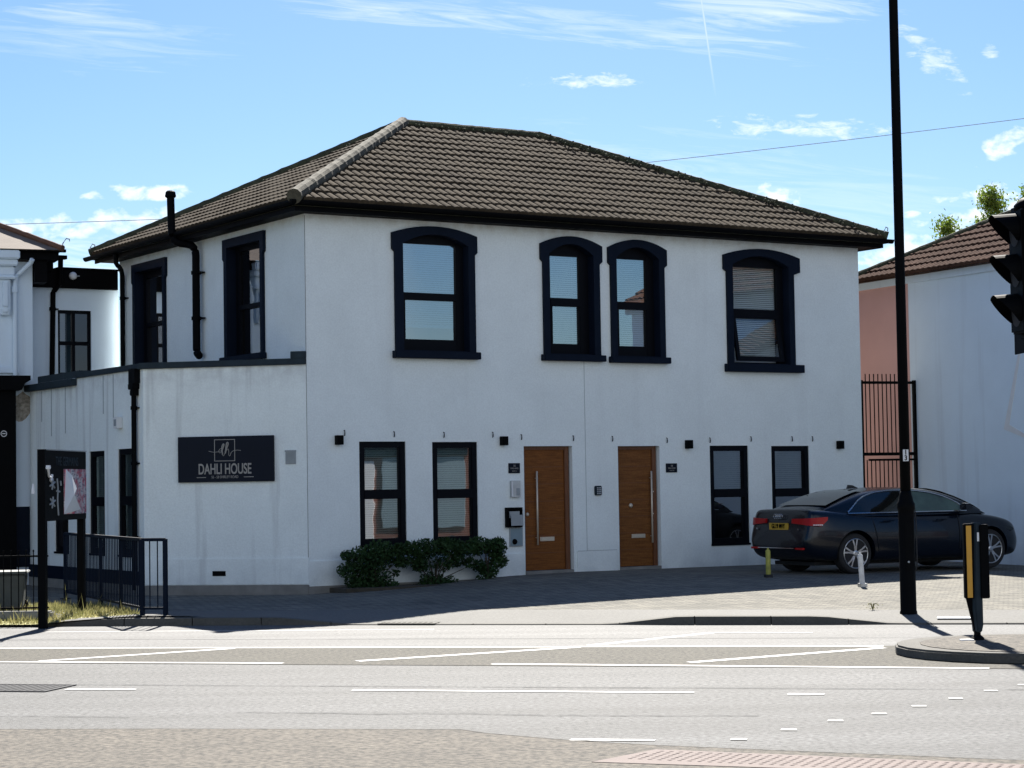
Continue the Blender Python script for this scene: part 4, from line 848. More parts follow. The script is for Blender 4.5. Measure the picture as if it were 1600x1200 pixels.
railing('pedestrian_railing', (-4.57, 27.27), (-4.89, 27.36), 2, .085, 'short dark railing panel at the kerb beside the white wall', end=True)
railing('pedestrian_railing', (-4.90, 27.45), (-6.95, 32.25), 5, .10, 'long dark railing running back from the kerb behind the notice board')
# low fence in front of the shop
fr_ = Fr(-9.0, 27.95, 0); lf = thing('low_fence', (-7.5, 27.95, .15), 'low black spiked fence at the far left edge', 'fence')
for zz in (.20, .89): g = MB(fr_); g.box(0, 2.75, -.012, .012, zz, zz + .025); g.build('rail', 'black', lf)
for k in range(27): a = .05 + k * .1; g = MB(fr_); g.tube([(a, 0, .12), (a, 0, .96)], .007, 6); g.lathe(a, 0, [(.006, .955), (.013, .975), (.003, .99)], 6); g.build('bar', 'black', lf)
g = MB(fr_); g.box(0, 2.8, -.1, .1, .05, .17); g.build('kerb_base', 'stone', lf, bevel=.02)
t = thing('wheelie_bin', (-7.15, 29.2, gz(-7.15, 29.2)), 'dark grey bin standing behind the low black fence', 'bin'); fb = Fr(-7.15, 29.2, 10, gz(-7.15, 29.2))
g = MB(fb); n0 = [(-.26, -.24), (.26, -.24), (.26, .28), (-.26, .28)]; n1 = [(-.31, -.30), (.31, -.30), (.31, .34), (-.31, .34)]
A = [g.P(a, o, .06) for a, o in n0]; B = [g.P(a, o, .52) for a, o in n1]; g.f.append(A[::-1]); g.f.append(B)
for k in range(4): g.f.append([A[k], A[(k + 1) % 4], B[(k + 1) % 4], B[k]])
g.build('body', 'bulk', t, bevel=.02); g = MB(fb); g.box(-.34, .34, -.34, .38, .53, .565); g.build('lid', 'bulk', t, bevel=.01)
for a in (-.24, .24): g = MB(fb); g.lathe(a, .08, [(.08, .24), (.08, .29)], 12, 'o'); g.build('wheel', 'rubber', t)

# verge: soil bank and grass
g = MB(); vg = [(-16, 28.6), (-6.3, 27.15), (-6.05, 27.05), (-5.6, 27.5), (-4.95, 27.6), (-5.3, 28.6), (-6.2, 30.5), (-8, 30.5), (-16, 30.5)]
g.face([(x, y, gz(x, y) + .02) for x, y in vg]); struct(g.build('verge', 'grass'))
random.seed(21); g = MB()
def inpoly(x, y, P_):
    c = False; j = len(P_) - 1
    for i in range(len(P_)):
        if (P_[i][1] > y) != (P_[j][1] > y) and x < (P_[j][0] - P_[i][0]) * (y - P_[i][1]) / (P_[j][1] - P_[i][1]) + P_[i][0]: c = not c
        j = i
    return c
k = 0
while k < 15000:
    x, y = random.uniform(-10.5, -4.9), random.uniform(27.0, 30.3)
    if not inpoly(x, y, vg): continue
    k += 1; dn = math.sin(x * 5.1) * math.sin(y * 4.3 + x); h = random.uniform(.02, .075) * (1 + .9 * max(0, dn)); 
    if random.random() < .03: h *= 2.6
    t = random.uniform(0, 6.28); wv = .006; dx, dy = math.cos(t), math.sin(t); lx, ly = random.uniform(-.5, .5) * h, random.uniform(-.5, .5) * h; z = gz(x, y) + .015
    g.face([(x - dx * wv, y - dy * wv, z), (x + dx * wv, y + dy * wv, z), (x + lx, y + ly, z + h)])
tag(g.build('grass', 'grassb', recalc=False), 'dry yellow green grass on the verge', 'grass', kind='stuff')
# concrete flare beside the verge
g = MB()
cf = [(-6.25, 27.22), (-5.0, 26.95 + .25), (-4.0, 27.05), (-4.3, 27.45), (-5.0, 27.58), (-5.55, 27.42), (-5.75, 27.55), (-6.05, 27.2)]
g.face([(x, y, gz(x, y) + .026) for x, y in cf]); struct(g.build('verge_edging', 'pave'))

# ---------------------------------------------------------------- shrubs
def leaf_quads(g, pts, size, flat=.0):
    for p in pts:
        n = Vector((random.gauss(0, 1), random.gauss(0, 1), random.gauss(0, 1) + flat)).normalized(); t = n.orthogonal().normalized(); t = (Matrix.Rotation(random.uniform(0, 6.28), 3, n) @ t); b = n.cross(t); s_ = size * random.uniform(.6, 1.3)
        g.v += [p - t * s_ * .9, p - b * s_ * .42 + t * s_ * .1, p + t * s_, p + b * s_ * .42 + t * s_ * .1]; i = len(g.v); g.f.append([i - 4, i - 3, i - 2, i - 1])
g = MB(FF); bed = [(.35, -.05), (.35, -.60), (1.2, -.78), (2.6, -.70), (3.75, -.50), (4.0, -.06)]; g.slab(bed, .0, .17); struct(g.build('planting_bed', 'soil'))
def shrub(a, o, w_, top, seed, label, low=False, blobs=None):
    random.seed(seed); base = FF.p(a, o, .14); t = thing('shrub', tuple(base), label, 'shrub', 'shrubs under the front windows')
    st = MB(FF); ends = []
    for k in range(11):
        ang = random.uniform(0, 6.28); r = random.uniform(.15, .95) * w_; zt_ = random.uniform(.45, .95) * top; e = (a + r * math.cos(ang), o + r * .45 * math.sin(ang), zt_); m_ = (a + r * .35 * math.cos(ang), o + r * .2 * math.sin(ang), .14 + (zt_ - .14) * .5)
        st.tube([(a + random.uniform(-.04, .04), o + random.uniform(-.03, .03), .12), m_, e], .01, 5, rads=[.014, .010, .005]); ends.append(e)
    st.build('stem', 'bark', t)
    pts = []
    for (ba, bz, br, n) in blobs:
        for k in range(n):
            q = Vector((random.gauss(0, 1), random.gauss(0, 1), random.gauss(0, 1))).normalized() * (random.random() ** .45)
            pts.append(FF.p(ba + q.x * br * 1.05, o + q.y * br * .9, bz + q.z * br * .72))
    g = MB(); leaf_quads(g, pts, .034); g.build('foliage', 'leaf', t, recalc=False); return t
shrub(1.0, -.36, .55, .80, 1, 'leftmost dark leafy shrub, bushy down to the ground', blobs=[(.86, .60, .33, 1500), (.52, .45, .18, 420), (.62, .26, .16, 300), (.95, .34, .30, 800), (1.25, .66, .25, 800), (1.45, .74, .16, 380), (1.20, .16, .22, 420), (.85, .16, .24, 420), (1.35, .38, .10, 60), (1.10, .74, .25, 700), (.52, .68, .13, 220)])
shrub(2.1, -.36, .6, .85, 2, 'middle dark leafy shrub with bare twigs showing', blobs=[(1.65, .76, .18, 560), (1.95, .74, .24, 900), (2.32, .77, .22, 760), (1.85, .48, .17, 360), (1.8, .58, .14, 240), (2.50, .55, .17, 320), (2.62, .72, .17, 420), (2.0, .26, .16, 240), (2.18, .20, .18, 280), (1.95, .12, .22, 200), (2.5, .78, .16, 320), (1.5, .55, .16, 260), (2.25, .5, .2, 260), (2.35, .15, .2, 220)])
shrub(3.12, -.34, .38, .88, 3, 'rightmost dark leafy shrub nearest the mailbox', blobs=[(2.95, .76, .22, 820), (3.26, .72, .22, 860), (3.32, .50, .18, 480), (3.00, .42, .15, 300), (3.15, .34, .16, 300), (2.82, .70, .16, 360), (3.34, .82, .11, 240), (3.1, .18, .2, 300), (2.78, .5, .14, 200)])
# weeds and litter
def weed(x, y, h, n, label):
    z = gz(x, y); t = thing('weed', (x, y, z), label, 'weed'); g = MB()
    for k in range(n):
        a = random.uniform(0, 6.28); r = random.uniform(.2, .9) * h; g.tube([(x, y, z), (x + math.cos(a) * r * .4, y + math.sin(a) * r * .4, z + h * .6), (x + math.cos(a) * r, y + math.sin(a) * r, z + h * random.uniform(.5, 1))], .004, 4)
    g.build('stem', 'grassb', t); g = MB(); leaf_quads(g, [Vector((x + random.gauss(0, h * .4), y + random.gauss(0, h * .3), z + random.uniform(.01, h * .7))) for _ in range(n * 6)], .014); g.build('leaves', 'grassb', t, recalc=False)
weed(4.52, 26.45, .12, 7, 'small green weed by the paving edge left of the lamp post')

# ---------------------------------------------------------------- street lamp
lp = thing('street_lamp', (4.89, 26.0, .1), 'tall black street lamp post with number plate 13', 'street lamp'); z0 = gz(4.89, 26.0)
FP = Fr(4.89, 26.0, 0)
g = MB(FP); g.lathe(0, 0, [(.108, z0 - .05), (.108, z0 + .02), (.100, z0 + .04), (.098, 1.30), (.100, 1.36), (.112, 1.38), (.112, 1.44), (.095, 1.47), (.075, 1.56), (.068, 1.60)], 24); g.build('base', 'black', lp, smooth=True)
g = MB(FP); g.lathe(0, 0, [(.066, 1.58), (.062, 4.0), (.056, 7.9), (.05, 9.4)], 20); g.tube([(0, 0, 9.3), (0, -.2, 9.5), (0, -.9, 9.6)], .035, 10); g.build('pole', 'black', lp, smooth=True)
g = MB(FP); g.box(-.13, .13, -1.5, -.85, 9.56, 9.68); g.build('lantern', 'greyp', lp, bevel=.03)
g = MB(FP); g.box(-.034, .034, -.078, -.066, 1.97, 2.115); npl = g.build('number_plate', 'white', lp)
text('1', FP, 0, -.0785, 2.078, .085, npl, 'digit', 'black', xs=.9, off=.002); text('3', FP, 0, -.0785, 2.008, .085, npl, 'digit', 'black', xs=.9, off=.002)
g = MB(FP); g.box(-.03, .05, -.101, -.096, .62, 1.22); g.build('access_door', 'black', lp); g = MB(FP); g.tube([(.10, -.05, 1.38), (.112, -.05, 1.2), (.112, -.05, .7), (.10, -.04, .62)], .008, 6); g.build('cable', 'iron', lp)
g = MB(FP); g.lathe(0, .72, [(.016, -.095), (.012, -.108)], 8, 'o'); g.build('lock', 'greyp', lp)

# ---------------------------------------------------------------- traffic signal at right edge
tl = thing('traffic_light', (3.46, 12.5, .02), 'black traffic light head seen side on at the right edge', 'traffic light'); TF = Fr(3.05, 12.5, 4)
g = MB(TF); g.tube([(.36, 0, .0), (.36, 0, 3.75)], .057, 16); g.build('pole', 'black', tl, smooth=True)
g = MB(TF); g.box(.0, .17, -.13, .13, 2.615, 3.36); g.box(.045, .20, -.12, .12, 2.575, 2.615); hd_ = g.build('head', 'black', tl, bevel=.012)
g = MB(TF); g.lathe(.09, 0, [(.09, 3.36), (.09, 3.39), (.05, 3.43), (.02, 3.44)], 14); g.build('cap', 'black', tl, smooth=True)
g = MB(TF); g.box(.055, .062, -.24, .24, 2.50, 3.40); g.build('backing_board', 'black', tl)
for zz in (2.78, 3.2): g = MB(TF); g.box(.17, .33, -.03, .03, zz, zz + .05); g.build('bracket', 'black', tl)
for zc_ in (3.235, 2.99, 2.75):
    g = MB(TF); n = 20; r = .105; ri = []; ro = []
    for k in range(n + 1):
        t = math.pi * (-.22 + 1.44 * k / n); yy, zz = r * math.cos(t), r * math.sin(t); ext_ = .145 * max(.0, min(1, .50 + .62 * math.sin(t)))
        ri.append((0, yy, zc_ + zz)); ro.append((-ext_, yy, zc_ + zz - .010 * (ext_ / .14)))
    for k in range(n): g.face([ri[k], ri[k + 1], ro[k + 1], ro[k]])
    g.build('visor', 'visor' if 'visor' in MT else 'black', hd_, smooth=True, recalc=False)
    g = MB(TF); ring = [(-.004, .097 * math.cos(2 * math.pi * k / 20), zc_ + .097 * math.sin(2 * math.pi * k / 20)) for k in range(20)]; g.face(ring); g.build('lens', 'dark', hd_)

# keep left bollard on the island
IF = Fr(4.69, 21.25, 0, .104); IF2 = Fr(4.69, 21.25, 28, .104)
bo = thing('island_bollard', (4.69, 21.25, .104), 'black and yellow keep left bollard standing on the traffic island', 'bollard')
g = MB(IF2); g.lathe(0, 0, [(.07, 0), (.07, .02), (.035, .05), (.035, .09)], 14); g.build('foot', 'black', bo)
g = MB(IF2); g.prism([(-.03, .08), (.03, .08), (.05, .15), (.05, 1.19), (-.03, 1.19), (-.05, .30)], -.045, .045); g.build('column', 'coping', bo, bevel=.008)
g = MB(IF); g.prism([(-.105, .42), (-.03, .08), (-.01, .08), (-.01, .42)], -.02, .02); g.build('gusset', 'black', bo)
g = MB(IF); g.box(-.12, -.012, -.045, .04, .42, 1.18); g.build('shell', 'black', bo, bevel=.008)
MT['yellow'] = mat('reflector_amber', (.62, .30, .012), .35, .08, 6, spec=.6)
g = MB(IF); g.box(-.098, -.045, -.049, -.045, .43, 1.16); g.build('reflector', 'yellow', bo)
g = MB(IF); g.box(.04, .13, -.05, .05, .42, 1.17); g.build('shell', 'black', bo, bevel=.008)
g = MB(IF); g.box(.012, .032, -.052, -.046, 1.0, 1.09); g.build('label_strip', 'white', bo)
g = MB(IF); g.box(-.19, -.06, -.12, -.02, .0, .012); g.build('base_plate', 'white', bo)

# parking posts
MT['postY'] = mat('post_yellow', (.34, .33, .06), .5, .35, 9, fine=.2); MT['postW'] = mat('post_white', (.56, .57, .58), .5, .2, 9, fine=.15)
def ppost(x, y, h, m, label, lean=0.0, r=.04):
    z = gz(x, y); t = thing('parking_post', (x, y, z), label, 'bollard'); fr = Fr(x, y, 20)
    g = MB(fr); g.tube([(0, 0, z), (lean * .6, 0, z + h * .6), (lean, 0, z + h - .02)], r, 14); g.tube([(lean, 0, z + h - .035), (lean, 0, z + h)], r * .95, 14, rads=[r * 1.06, r * .8]); g.build('post', m, t, smooth=False)
    g = MB(fr); g.tube([(lean, 0, z + h), (lean, 0, z + h + .03)], r * .35, 8); g.build('loop', m, t); g = MB(fr); g.box(-.055, .055, -.05, .05, z - .01, z + .05); g.build('hinge', 'steelg' if m == 'postW' else 'iron', t); return t
ppost(4.03, 33.2, .44, 'postY', 'yellow parking post behind the rear bumper of the car', .0)
ppost(5.14, 30.9, .48, 'postW', 'white parking post in front of the rear wheel of the car', -.03)

# ---------------------------------------------------------------- overhead cables
for pts, lb in (((-22, 60, 9.47, 4, 60, 11.0 - .95), 'thin overhead cable left, behind the vent pipe'), ((-1.5, 60, 10.55, 24, 60, 13.2), 'thin overhead cable right, crossing behind the lamp post')):
    x0_, y0_, z0_, x1_, y1_, z1_ = pts; g = MB(); P_ = []
    for k in range(25): s_ = k / 24; P_.append((x0_ + (x1_ - x0_) * s_, 60, z0_ + (z1_ - z0_) * s_ - .25 * 4 * s_ * (1 - s_) * .5))
    g.tube(P_, .010, 6); tag(g.build('overhead_cable', 'greyp'), lb, 'cable')

# ---------------------------------------------------------------- shops along the road, out of frame to the right, mirrored in the windows
MT['brick'] = mat('brick_red', (.17, .065, .045), .9, .25, 14, .3, 40); MT['shopred'] = mat('fascia_red', (.40, .02, .02), .5, .1, 4)
sp = thing('brick_terrace', (36, 20, 0), 'red brick shop terrace out of frame, mirrored in the front windows', 'building'); SF = Fr(33, 30, -108 )
g = MB(SF); g.box(0, 26, 0, 8, 0, 3.7); g.build('wall', 'brick', sp)
g = MB(SF); g.box(-.1, 26.1, -.1, 8.1, 3.7, 3.85); g.build('roof', 'tile_b', sp)
for k in range(5):
    a = .6 + k * 5.1; g = MB(SF); g.box(a, a + 4.4, -.12, 0, 2.75, 3.35); g.build('fascia', ('shopred', 'white', 'navy', 'shopred', 'white')[k], sp)
    g = MB(SF); g.box(a + .15, a + 2.9, -.06, 0, .4, 2.7); g.build('shop_window', 'blindg', sp); g = MB(SF); g.box(a + 3.2, a + 4.2, -.05, 0, 0, 2.6); g.build('door', 'white', sp)

# ---------------------------------------------------------------- trees beyond the right roof
def tree(x, y, top, cr, label, seed, n=2600):
    random.seed(seed); t = thing('tree', (x, y, 0), label, 'tree', 'trees beyond the right neighbour'); g = MB(); tr = []
    g.tube([(x, y, 0), (x + .1, y, top * .35), (x - .05, y, top * .65), (x, y, top * .9)], .1, 8, rads=[.16, .12, .07, .02])
    for k in range(16):
        a = random.uniform(0, 6.28); zb = top * random.uniform(.35, .85); r = cr * random.uniform(.5, 1); e = (x + r * math.cos(a), y + r * math.sin(a), min(top * .99, zb + random.uniform(.3, 1.4))); g.tube([(x, y, zb), ((x + e[0]) / 2, (y + e[1]) / 2, (zb + e[2]) / 2 + .15), e], .02, 5, rads=[.04, .02, .008]); tr.append(e)
    g.build('trunk', 'bark', t); pts = []
    tr += [(x + random.gauss(0, .18 * cr), y + random.gauss(0, .18 * cr), top - abs(random.gauss(0, .35))) for _ in range(9)]
    for e in tr:
        for k in range(n // len(tr)): q = Vector((random.gauss(0, .13), random.gauss(0, .13), random.gauss(0, .13))); pts.append(Vector(e) + q)
    g = MB(); leaf_quads(g, pts, .05); g.build('crown', 'leafb', t, recalc=False)
tree(10.55, 50, 7.9, .22, 'small bright green treetop, leftmost above the brown roof', 4, 3000)
tree(11.70, 50, 8.6, .34, 'bright green treetop left of the traffic light', 6, 5500)
tree(12.65, 50, 8.7, .45, 'bright green treetop right of the traffic light', 9, 5000)

# ---------------------------------------------------------------- parked saloon car
MT['carp'] = mat('car_navy', (.0015, .004, .010), .25, .1, 2, coat=.25, spec=.35)
MT['trimc'] = mat('chrome', (.62, .62, .64), .18, .05, 5, metal=1.0)
MT['rim'] = mat('alloy', (.50, .51, .53), .3, .05, 5, metal=.9)
MT['lampr'] = mat('lamp_red', (0.3750, 0.0030, 0.0045), .3, .1, 8, spec=.25)
MT['plate'] = mat('plate_yellow', (.55, .33, .03), .5, .05, 6)
MT['carglass'] = glass('car_glass', (.10, .13, .12), .16, .01)
CFr = Fr(5.527, 33.813, 28, gz(5.9, 34.3))
car = thing('parked_car', (5.9, 34.3, gz(5.9, 34.3)), 'dark navy saloon car parked in front of the white house', 'car')
HW = .915; YC = .86      # centre line lies YC behind the near wheels
bx = [-1.00, -.985, -.95, -.86, -.70, -.45, -.1, .5, 1.4, 2.3, 2.6, 3.0, 3.3, 3.5, 3.62, 3.70]
tz = [1.00, 1.05, 1.075, 1.085, 1.085, 1.075, 1.04, 1.00, .98, .985, .965, .915, .86, .80, .73, .62]
hw = [.70, .76, .815, .865, .89, .905, HW, .92, .925, .92, .915, .895, .855, .79, .70, .56]
bz = [.48, .38, .30, .24, .22, .19, .17, .17, .17, .17, .17, .17, .18, .20, .24, .32]
FRV = [0, .0, .10, .28, .46, .62, .76, .86, .935, .985, 1.0, 1.008]
FRY = [0, .86, .955, .985, 1.0, .995, .975, .955, .925, .85, .60, 0]
def cp(x, y, z):
    if x < -.4: x = -.4 + (x + .4) * .84
    if x > 3.0: x = 3.0 + (x - 3.0) * .84
    return (x, YC + y, z if z < .4 else .4 + (z - .4) * .962)       # y < 0 is the near side
def bulge(x, z):
    d = 0
    if x < -.5: d -= .055 * max(0, 1 - abs(z - .52) / .22) * min(1, (-.5 - x) / .4); d += .10 * max(0, (z - .62) / .45) * min(1, (-.85 - x) / .12 if x < -.85 else 0) * .8
    if x > 3.2: d += .04 * max(0, 1 - abs(z - .42) / .25)
    return d
g = MB(CFr); rings = []
for x, t, w_, b in zip(bx, tz, hw, bz):
    ring = []
    full = [(-fy, fz) for fy, fz in zip(FRY, FRV)][1:-1]; sec = full + [(0, FRV[-1])] + [(-fy, fz) for fy, fz in full[::-1]] + [(0, 0)]
    for fy, fz in sec: z = b + fz * (t - b); ring.append(g.P(*cp(x + bulge(x, z), fy * w_, z)))
    rings.append(ring)
m_ = len(rings[0])
for r0, r1 in zip(rings, rings[1:]):
    for k in range(m_): g.f.append([r0[k], r0[(k + 1) % m_], r1[(k + 1) % m_], r1[k]])
g.f.append(rings[0][::-1]); g.f.append(rings[-1])
body = g.build('body', 'carp', car, smooth=True)
sb_ = body.modifiers.new('s', 'SUBSURF'); sb_.levels = 2; sb_.render_levels = 2
cut = MB(CFr)
for x in (0, 2.82): cut.lathe(x, .335, [(.375, YC - 1.3), (.375, YC - .58)], 36, 'o'); cut.lathe(x, .335, [(.375, YC + .58), (.375, YC + 1.3)], 36, 'o')
cutter = cut.build('cutter', 'rubber', None)
bo_ = body.modifiers.new('b', 'BOOLEAN'); bo_.object = cutter; bo_.operation = 'DIFFERENCE'; bo_.solver = 'EXACT'
bpy.context.view_layer.update()
me = bpy.data.meshes.new_from_object(body.evaluated_get(bpy.context.evaluated_depsgraph_get()))
body.modifiers.clear(); body.data = me
me.materials.clear(); me.materials.append(MT['carp'])
for pl_ in me.polygons: pl_.material_index = 0
bpy.data.objects.remove(cutter)
try: me.set_sharp_from_angle(angle=R(42))
except Exception: pass
# cabin
rx = [-.62, -.35, -.05, .25, .55, .9, 1.3, 1.7, 2.0, 2.3, 2.6, 2.82]
rz = [1.07, 1.165, 1.27, 1.355, 1.405, 1.428, 1.43, 1.405, 1.345, 1.235, 1.09, .94]
def rzf(x): return float(np.interp(x, rx, rz))
def cw(z, x): 
    base = .865 - .27 * (max(0, z - .98) / .45) ** 1.15
    return base * float(np.interp(x, [-.7, -.3, .2, 2.2, 2.9], [.86, .95, 1.0, 1.0, .84]))
g = MB(CFr); rings = []
for x, t in zip(rx, rz):
    zs = [.95, .95 + (t - .95) * .33, .95 + (t - .95) * .66, t - .05 * min(1, (t - .95) / .3), t - .012, t]; ring = []
    half = [(-cw(zs[0], x), zs[0]), (-cw(zs[1], x), zs[1]), (-cw(zs[2], x), zs[2]), (-cw(zs[3], x), zs[3]), (-cw(t, x) * .88, zs[4]), (-cw(t, x) * .5, t), (0, t + .008)]
    for y, z in half + [(-y, z) for y, z in half[:-1][::-1]]: ring.append(g.P(*cp(x, y, z)))
    rings.append(ring)
m_ = len(rings[0])
for r0, r1 in zip(rings, rings[1:]):
    for k in range(m_ - 1): g.f.append([r0[k], r0[k + 1], r1[k + 1], r1[k]])
cab = g.build('roof', 'carp', car, smooth=True)
sb_ = cab.modifiers.new('s', 'SUBSURF'); sb_.levels = 1; sb_.render_levels = 2
dx_ = [-.12, .0, .12, .28, .5, .8, 1.1, 1.4, 1.7, 1.95, 2.15, 2.33]; dz_ = [1.01, 1.10, 1.19, 1.27, 1.33, 1.362, 1.368, 1.355, 1.315, 1.245, 1.15, 1.01]
def dlo(x): return float(np.interp(x, dx_, dz_))
def side_glass(x0, x1, nm, s=-1):
    g = MB(CFr); n = 10; bot = []; mid = []; top = []
    for k in range(n + 1):
        x = x0 + (x1 - x0) * k / n; zt_ = max(dlo(x), 1.012)
        bot.append(g.P(*cp(x, s * (cw(1.005, x) + .007), 1.005))); zm = (1.005 + zt_) / 2; mid.append(g.P(*cp(x, s * (cw(zm, x) + .009), zm))); top.append(g.P(*cp(x, s * (cw(zt_, x) + .007), zt_)))
    for k in range(n): g.f.append([bot[k], bot[k + 1], mid[k + 1], mid[k]]); g.f.append([mid[k], mid[k + 1], top[k + 1], top[k]])
    return g.build(nm, 'carglassb', car, smooth=True)
MT['carglassb'] = mat('car_glass_dark', (.006, .008, .008), .03, .1, 2, spec=.8)
MT['carglassf'] = mat('car_glass_green', (.05, .10, .085), .05, .25, 3, col2=(.02, .04, .035), spec=.8)
for s in (-1, 1):
    side_glass(-.11, 1.06, 'rear_side_window', s); fw_ = side_glass(1.12, 2.32, 'front_side_window', s); fw_.data.materials[0] = MT['carglassf']
    g = MB(CFr); pts = [(x, s * (cw(dlo(x), x) + .010), dlo(x) + .008) for x in [-.12 + 2.45 * k / 30 for k in range(31)]]; g.tube([cp(*p) for p in pts], .013, 6)
    g.tube([cp(x, s * (cw(1.0, x) + .012), 1.0) for x in [-.12 + 2.45 * k / 12 for k in range(13)]], .012, 6); g.build('window_trim', 'trimc', car)
# rear and front screens
def screen(x0, x1, y0, y1, nm, m):
    g = MB(CFr); n = 8; rows = []
    for k in range(n + 1):
        x = x0 + (x1 - x0) * k / n; w_ = y0 + (y1 - y0) * k / n; rows.append([g.P(*cp(x, f * w_, rzf(x) + .016 - .006 * f * f)) for f in (-1, -.6, -.2, .2, .6, 1)])
    for r0, r1 in zip(rows, rows[1:]):
        for k in range(5): g.f.append([r0[k], r0[k + 1], r1[k + 1], r1[k]])
    return g.build(nm, m, car, smooth=True)
screen(-.44, .42, .66, .50, 'rear_window', 'carglassb'); screen(1.78, 2.74, .50, .72, 'windscreen', 'carglassb')
g = MB(CFr); g.prism([], 0, 0) if False else None
g.fr = CFr; A = [cp(.50, 0, 1.41), cp(.72, 0, 1.425), cp(.60, 0, 1.475), cp(.53, 0, 1.48)]
g.face([(a, o - .02, z) for a, o, z in A]); g.face([(a, o + .02, z) for a, o, z in A])
for k in range(4): a, b = A[k], A[(k + 1) % 4]; g.face([(a[0], a[1] - .02, a[2]), (b[0], b[1] - .02, b[2]), (b[0], b[1] + .02, b[2]), (a[0], a[1] + .02, a[2])])
g.build('aerial_fin', 'carp', car)
def plan(s_):   # point on the body outline near the lamps, s_ runs from the rear face round to the side
    P_ = [(-.925, .36), (-.925, .66), (-.90, .765), (-.83, .835), (-.74, .865), (-.66, .878)]; t_ = s_ * (len(P_) - 1); i = min(int(t_), len(P_) - 2); f = t_ - i
    return P_[i][0] * (1 - f) + P_[i + 1][0] * f, P_[i][1] * (1 - f) + P_[i + 1][1] * f
for s in (-1, 1):
    g = MB(CFr); n = 16; lo = []; hi = []; lo2 = []; hi2 = []
    for k in range(n + 1):
        t_ = k / n; x, y = plan(t_); zl = .80 + .02 * (1 - t_) if t_ < .75 else .80 + .10 * (t_ - .75) / .25; zh = .925 + .03 * t_; zl += .03 * max(0, .3 - t_) / .3; d = .075; x -= d * (1 - t_) ; y += d * t_ + .008
        lo.append(g.P(*cp(x, s * y, zl))); hi.append(g.P(*cp(x + .012, s * (y - .004), zh))); lo2.append(g.P(*cp(x + .10 * (1 - t_), s * (y - .10 * t_), zl))); hi2.append(g.P(*cp(x + .11 * (1 - t_), s * (y - .1 * t_), zh)))
    for k in range(n): g.f.append([lo[k], lo[k + 1], hi[k + 1], hi[k]]); g.f.append([lo[k], lo2[k], lo2[k + 1], lo[k + 1]]); g.f.append([hi[k], hi[k + 1], hi2[k + 1], hi2[k]])
    g.f.append([lo[0], hi[0], hi2[0], lo2[0]]); g.f.append([lo[-1], lo2[-1], hi2[-1], hi[-1]])
    L_ = g.build('tail_light', 'lampr', car); g = MB(CFr)
    for k in range(8, 13):
        x, y = plan(k / 16); x2, y2 = plan((k + .8) / 16); d = .082; t1, t2 = k / 16, (k + .8) / 16; g.face([cp(x - d * (1 - t1), s * (y + d * t1 + .01), .815), cp(x2 - d * (1 - t2), s * (y2 + d * t2 + .01), .815), cp(x2 - d * (1 - t2), s * (y2 + d * t2 + .01), .832), cp(x - d * (1 - t1), s * (y + d * t1 + .01), .832)])
    g.build('reversing_lamp', 'white', L_)
    g = MB(CFr); g.box(-.955, -.91, YC + s * .62 - .10, YC + s * .62 + .10, .41, .44); g.build('rear_reflector', 'lampr', car)
    g = MB(CFr); xm = 2.20; ym = s * 1.0; g.lathe(0, 0, [(.001, 0)], 3) if False else None
    mm = MB(CFr); mm.tube([cp(xm + .04, ym - .0 * s, 1.02), cp(xm + .04, ym, 1.02)], .01, 4) if False else None
    q = [(xm - .06, .99), (xm + .10, 1.0), (xm + .12, 1.04), (xm + .04, 1.095), (xm - .05, 1.10), (xm - .08, 1.05)]
    mm.v = []; mm.f = []; y0, y1 = (YC + s * .90, YC + s * 1.06); n = len(q); A_ = [mm.P(a, y0, z) for a, z in q]; B_ = [mm.P(a + .0, y1, z) for a, z in q]; mm.f.append(A_); mm.f.append(B_[::-1])
    for k in range(n): mm.f.append([A_[k], B_[k], B_[(k + 1) % n], A_[(k + 1) % n]])
    mr = mm.build('door_mirror', 'carp', car, bevel=.02)
    g = MB(CFr); g.box(xm - .05, xm + .07, min(y0, y1) + .02, max(y0, y1) - .02, 1.098, 1.106); g.build('mirror_cap', 'trimc', mr)
    g = MB(CFr)   # door gaps
    for xg in (.34, 1.09, 2.12): g.tube([cp(xg + (.10 if xg < .5 else 0) * (1 - min(1, (z - .4) / .5)), s * (.927 * float(np.interp((z - .17) / .82, FRV, FRY)) + .001), z) for z in (.36, .5, .65, .8, .93)], .005, 4)
    g.build('door_gap', 'rubber', car)
    for xg in (.98, 1.98) if False else (.52, 1.62): g = MB(CFr); g.tube([cp(xg, s * .925, .86), cp(xg + .02, s * .95, .865), cp(xg + .20, s * .95, .872), cp(xg + .22, s * .925, .872)], .013, 6); g.build('door_handle', 'carp', car)
g = MB(CFr); g.box(-.972, -.94, YC - .50, YC + .50, .425, .437); g.build('bumper_trim', 'trimc', car)
g = MB(CFr); g.box(-.905, -.885, YC - .26, YC + .26, .725, .835); npt = g.build('number_plate', 'plate', car)
RF = Fr(*CFr.p(-.907, YC, 0).xy, 28 - 90, CFr.o.z)
text('GL19 MVY', RF, 0, -.001, .781, .105, npt, 'registration', 'black', xs=.78, off=.002)
g = MB(RF)
for k in range(4):
    c = -.084 + k * .056; R_ = .036
    g.tube([(c + R_ * math.cos(2 * math.pi * i / 20), -.0, .945 + R_ * math.sin(2 * math.pi * i / 20)) for i in range(21)], .0055, 5, caps=False)
g.build('badge', 'trimc', car)
text('A4', RF, -.60, -.004, .74, .05, car, 'model_lettering', 'trimc'); text('TDI', RF, .55, -.004, .73, .045, car, 'model_lettering', 'trimc')
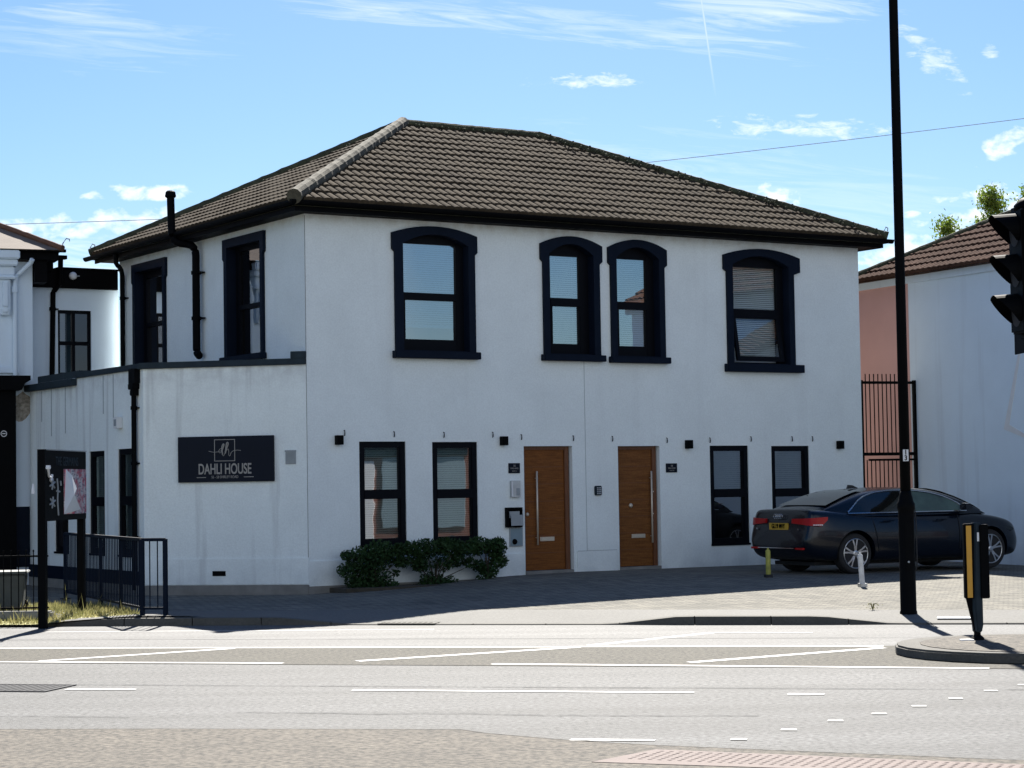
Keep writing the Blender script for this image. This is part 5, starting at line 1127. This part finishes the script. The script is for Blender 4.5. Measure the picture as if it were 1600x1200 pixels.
# wheels
def wheel(x, s):
    g = MB(CFr); n = 40; yo = YC + s * .86; yi = YC + s * .65
    prof = [(.235, yo), (.255, yo + s * .008), (.30, yo + s * .006), (.322, yo - s * .012), (.328, yo - s * .04), (.328, yi + s * .03), (.31, yi), (.235, yi)]
    R_ = []
    for r, h in prof: R_.append([g.P(x + r * math.cos(2 * math.pi * k / n), h, .328 + r * math.sin(2 * math.pi * k / n)) for k in range(n)])
    for a, b in zip(R_, R_[1:]):
        for k in range(n): g.f.append([a[k], a[(k + 1) % n], b[(k + 1) % n], b[k]])
    g.f.append(R_[0][::-1]); g.f.append(R_[-1])
    e = MB(CFr); e = None
    w_ = g.build('wheel', 'rubber', car, smooth=False)
    g = MB(CFr); g.tube([(x + .238 * math.cos(2 * math.pi * k / 36), yo + s * .004, .328 + .238 * math.sin(2 * math.pi * k / 36)) for k in range(37)], .009, 6, caps=False)
    for k in range(5):
        t0 = 2 * math.pi * k / 5 + .35
        for dt in (-.19, .19):
            A_ = [];
            for (r, ww, dd) in ((.045, .016, .0), (.14, .012, .006), (.236, .014, .004)):
                t_ = t0 + dt * (.35 + .65 * r / .236); cx1, cz1 = r * math.cos(t_), r * math.sin(t_); nx, nz = -math.sin(t_) * ww, math.cos(t_) * ww
                A_.append([(x + cx1 - nx, yo + s * dd, .328 + cz1 - nz), (x + cx1 + nx, yo + s * dd, .328 + cz1 + nz), (x + cx1 + nx * 1.2, yo - s * .02, .328 + cz1 + nz * 1.2), (x + cx1 - nx * 1.2, yo - s * .02, .328 + cz1 - nz * 1.2)])
            for p, q in zip(A_, A_[1:]):
                for j in range(4): g.face([p[j], p[(j + 1) % 4], q[(j + 1) % 4], q[j]])
    g.lathe(x, .328, [(.052, yo - s * .02), (.050, yo + s * .006), (.03, yo + s * .012)], 16, 'o'); g.build('rim', 'rim', w_)
for x in (0, 2.82):
    for s in (-1, 1): wheel(x, s)
for x in (0, 2.82): pass
g = MB(CFr); g.box(-.6, 3.3, YC - .55, YC + .55, .14, .20); g.build('underbody', 'rubber', car)
for s in (-1, 1):
    g = MB(CFr); g.prism([(3.10, .66), (3.32, .62), (3.36, .66), (3.28, .70), (3.14, .715)], YC + s * .80 - .05, YC + s * .80 + .04) ; g.build('headlight', 'carglassb', car, bevel=.01)
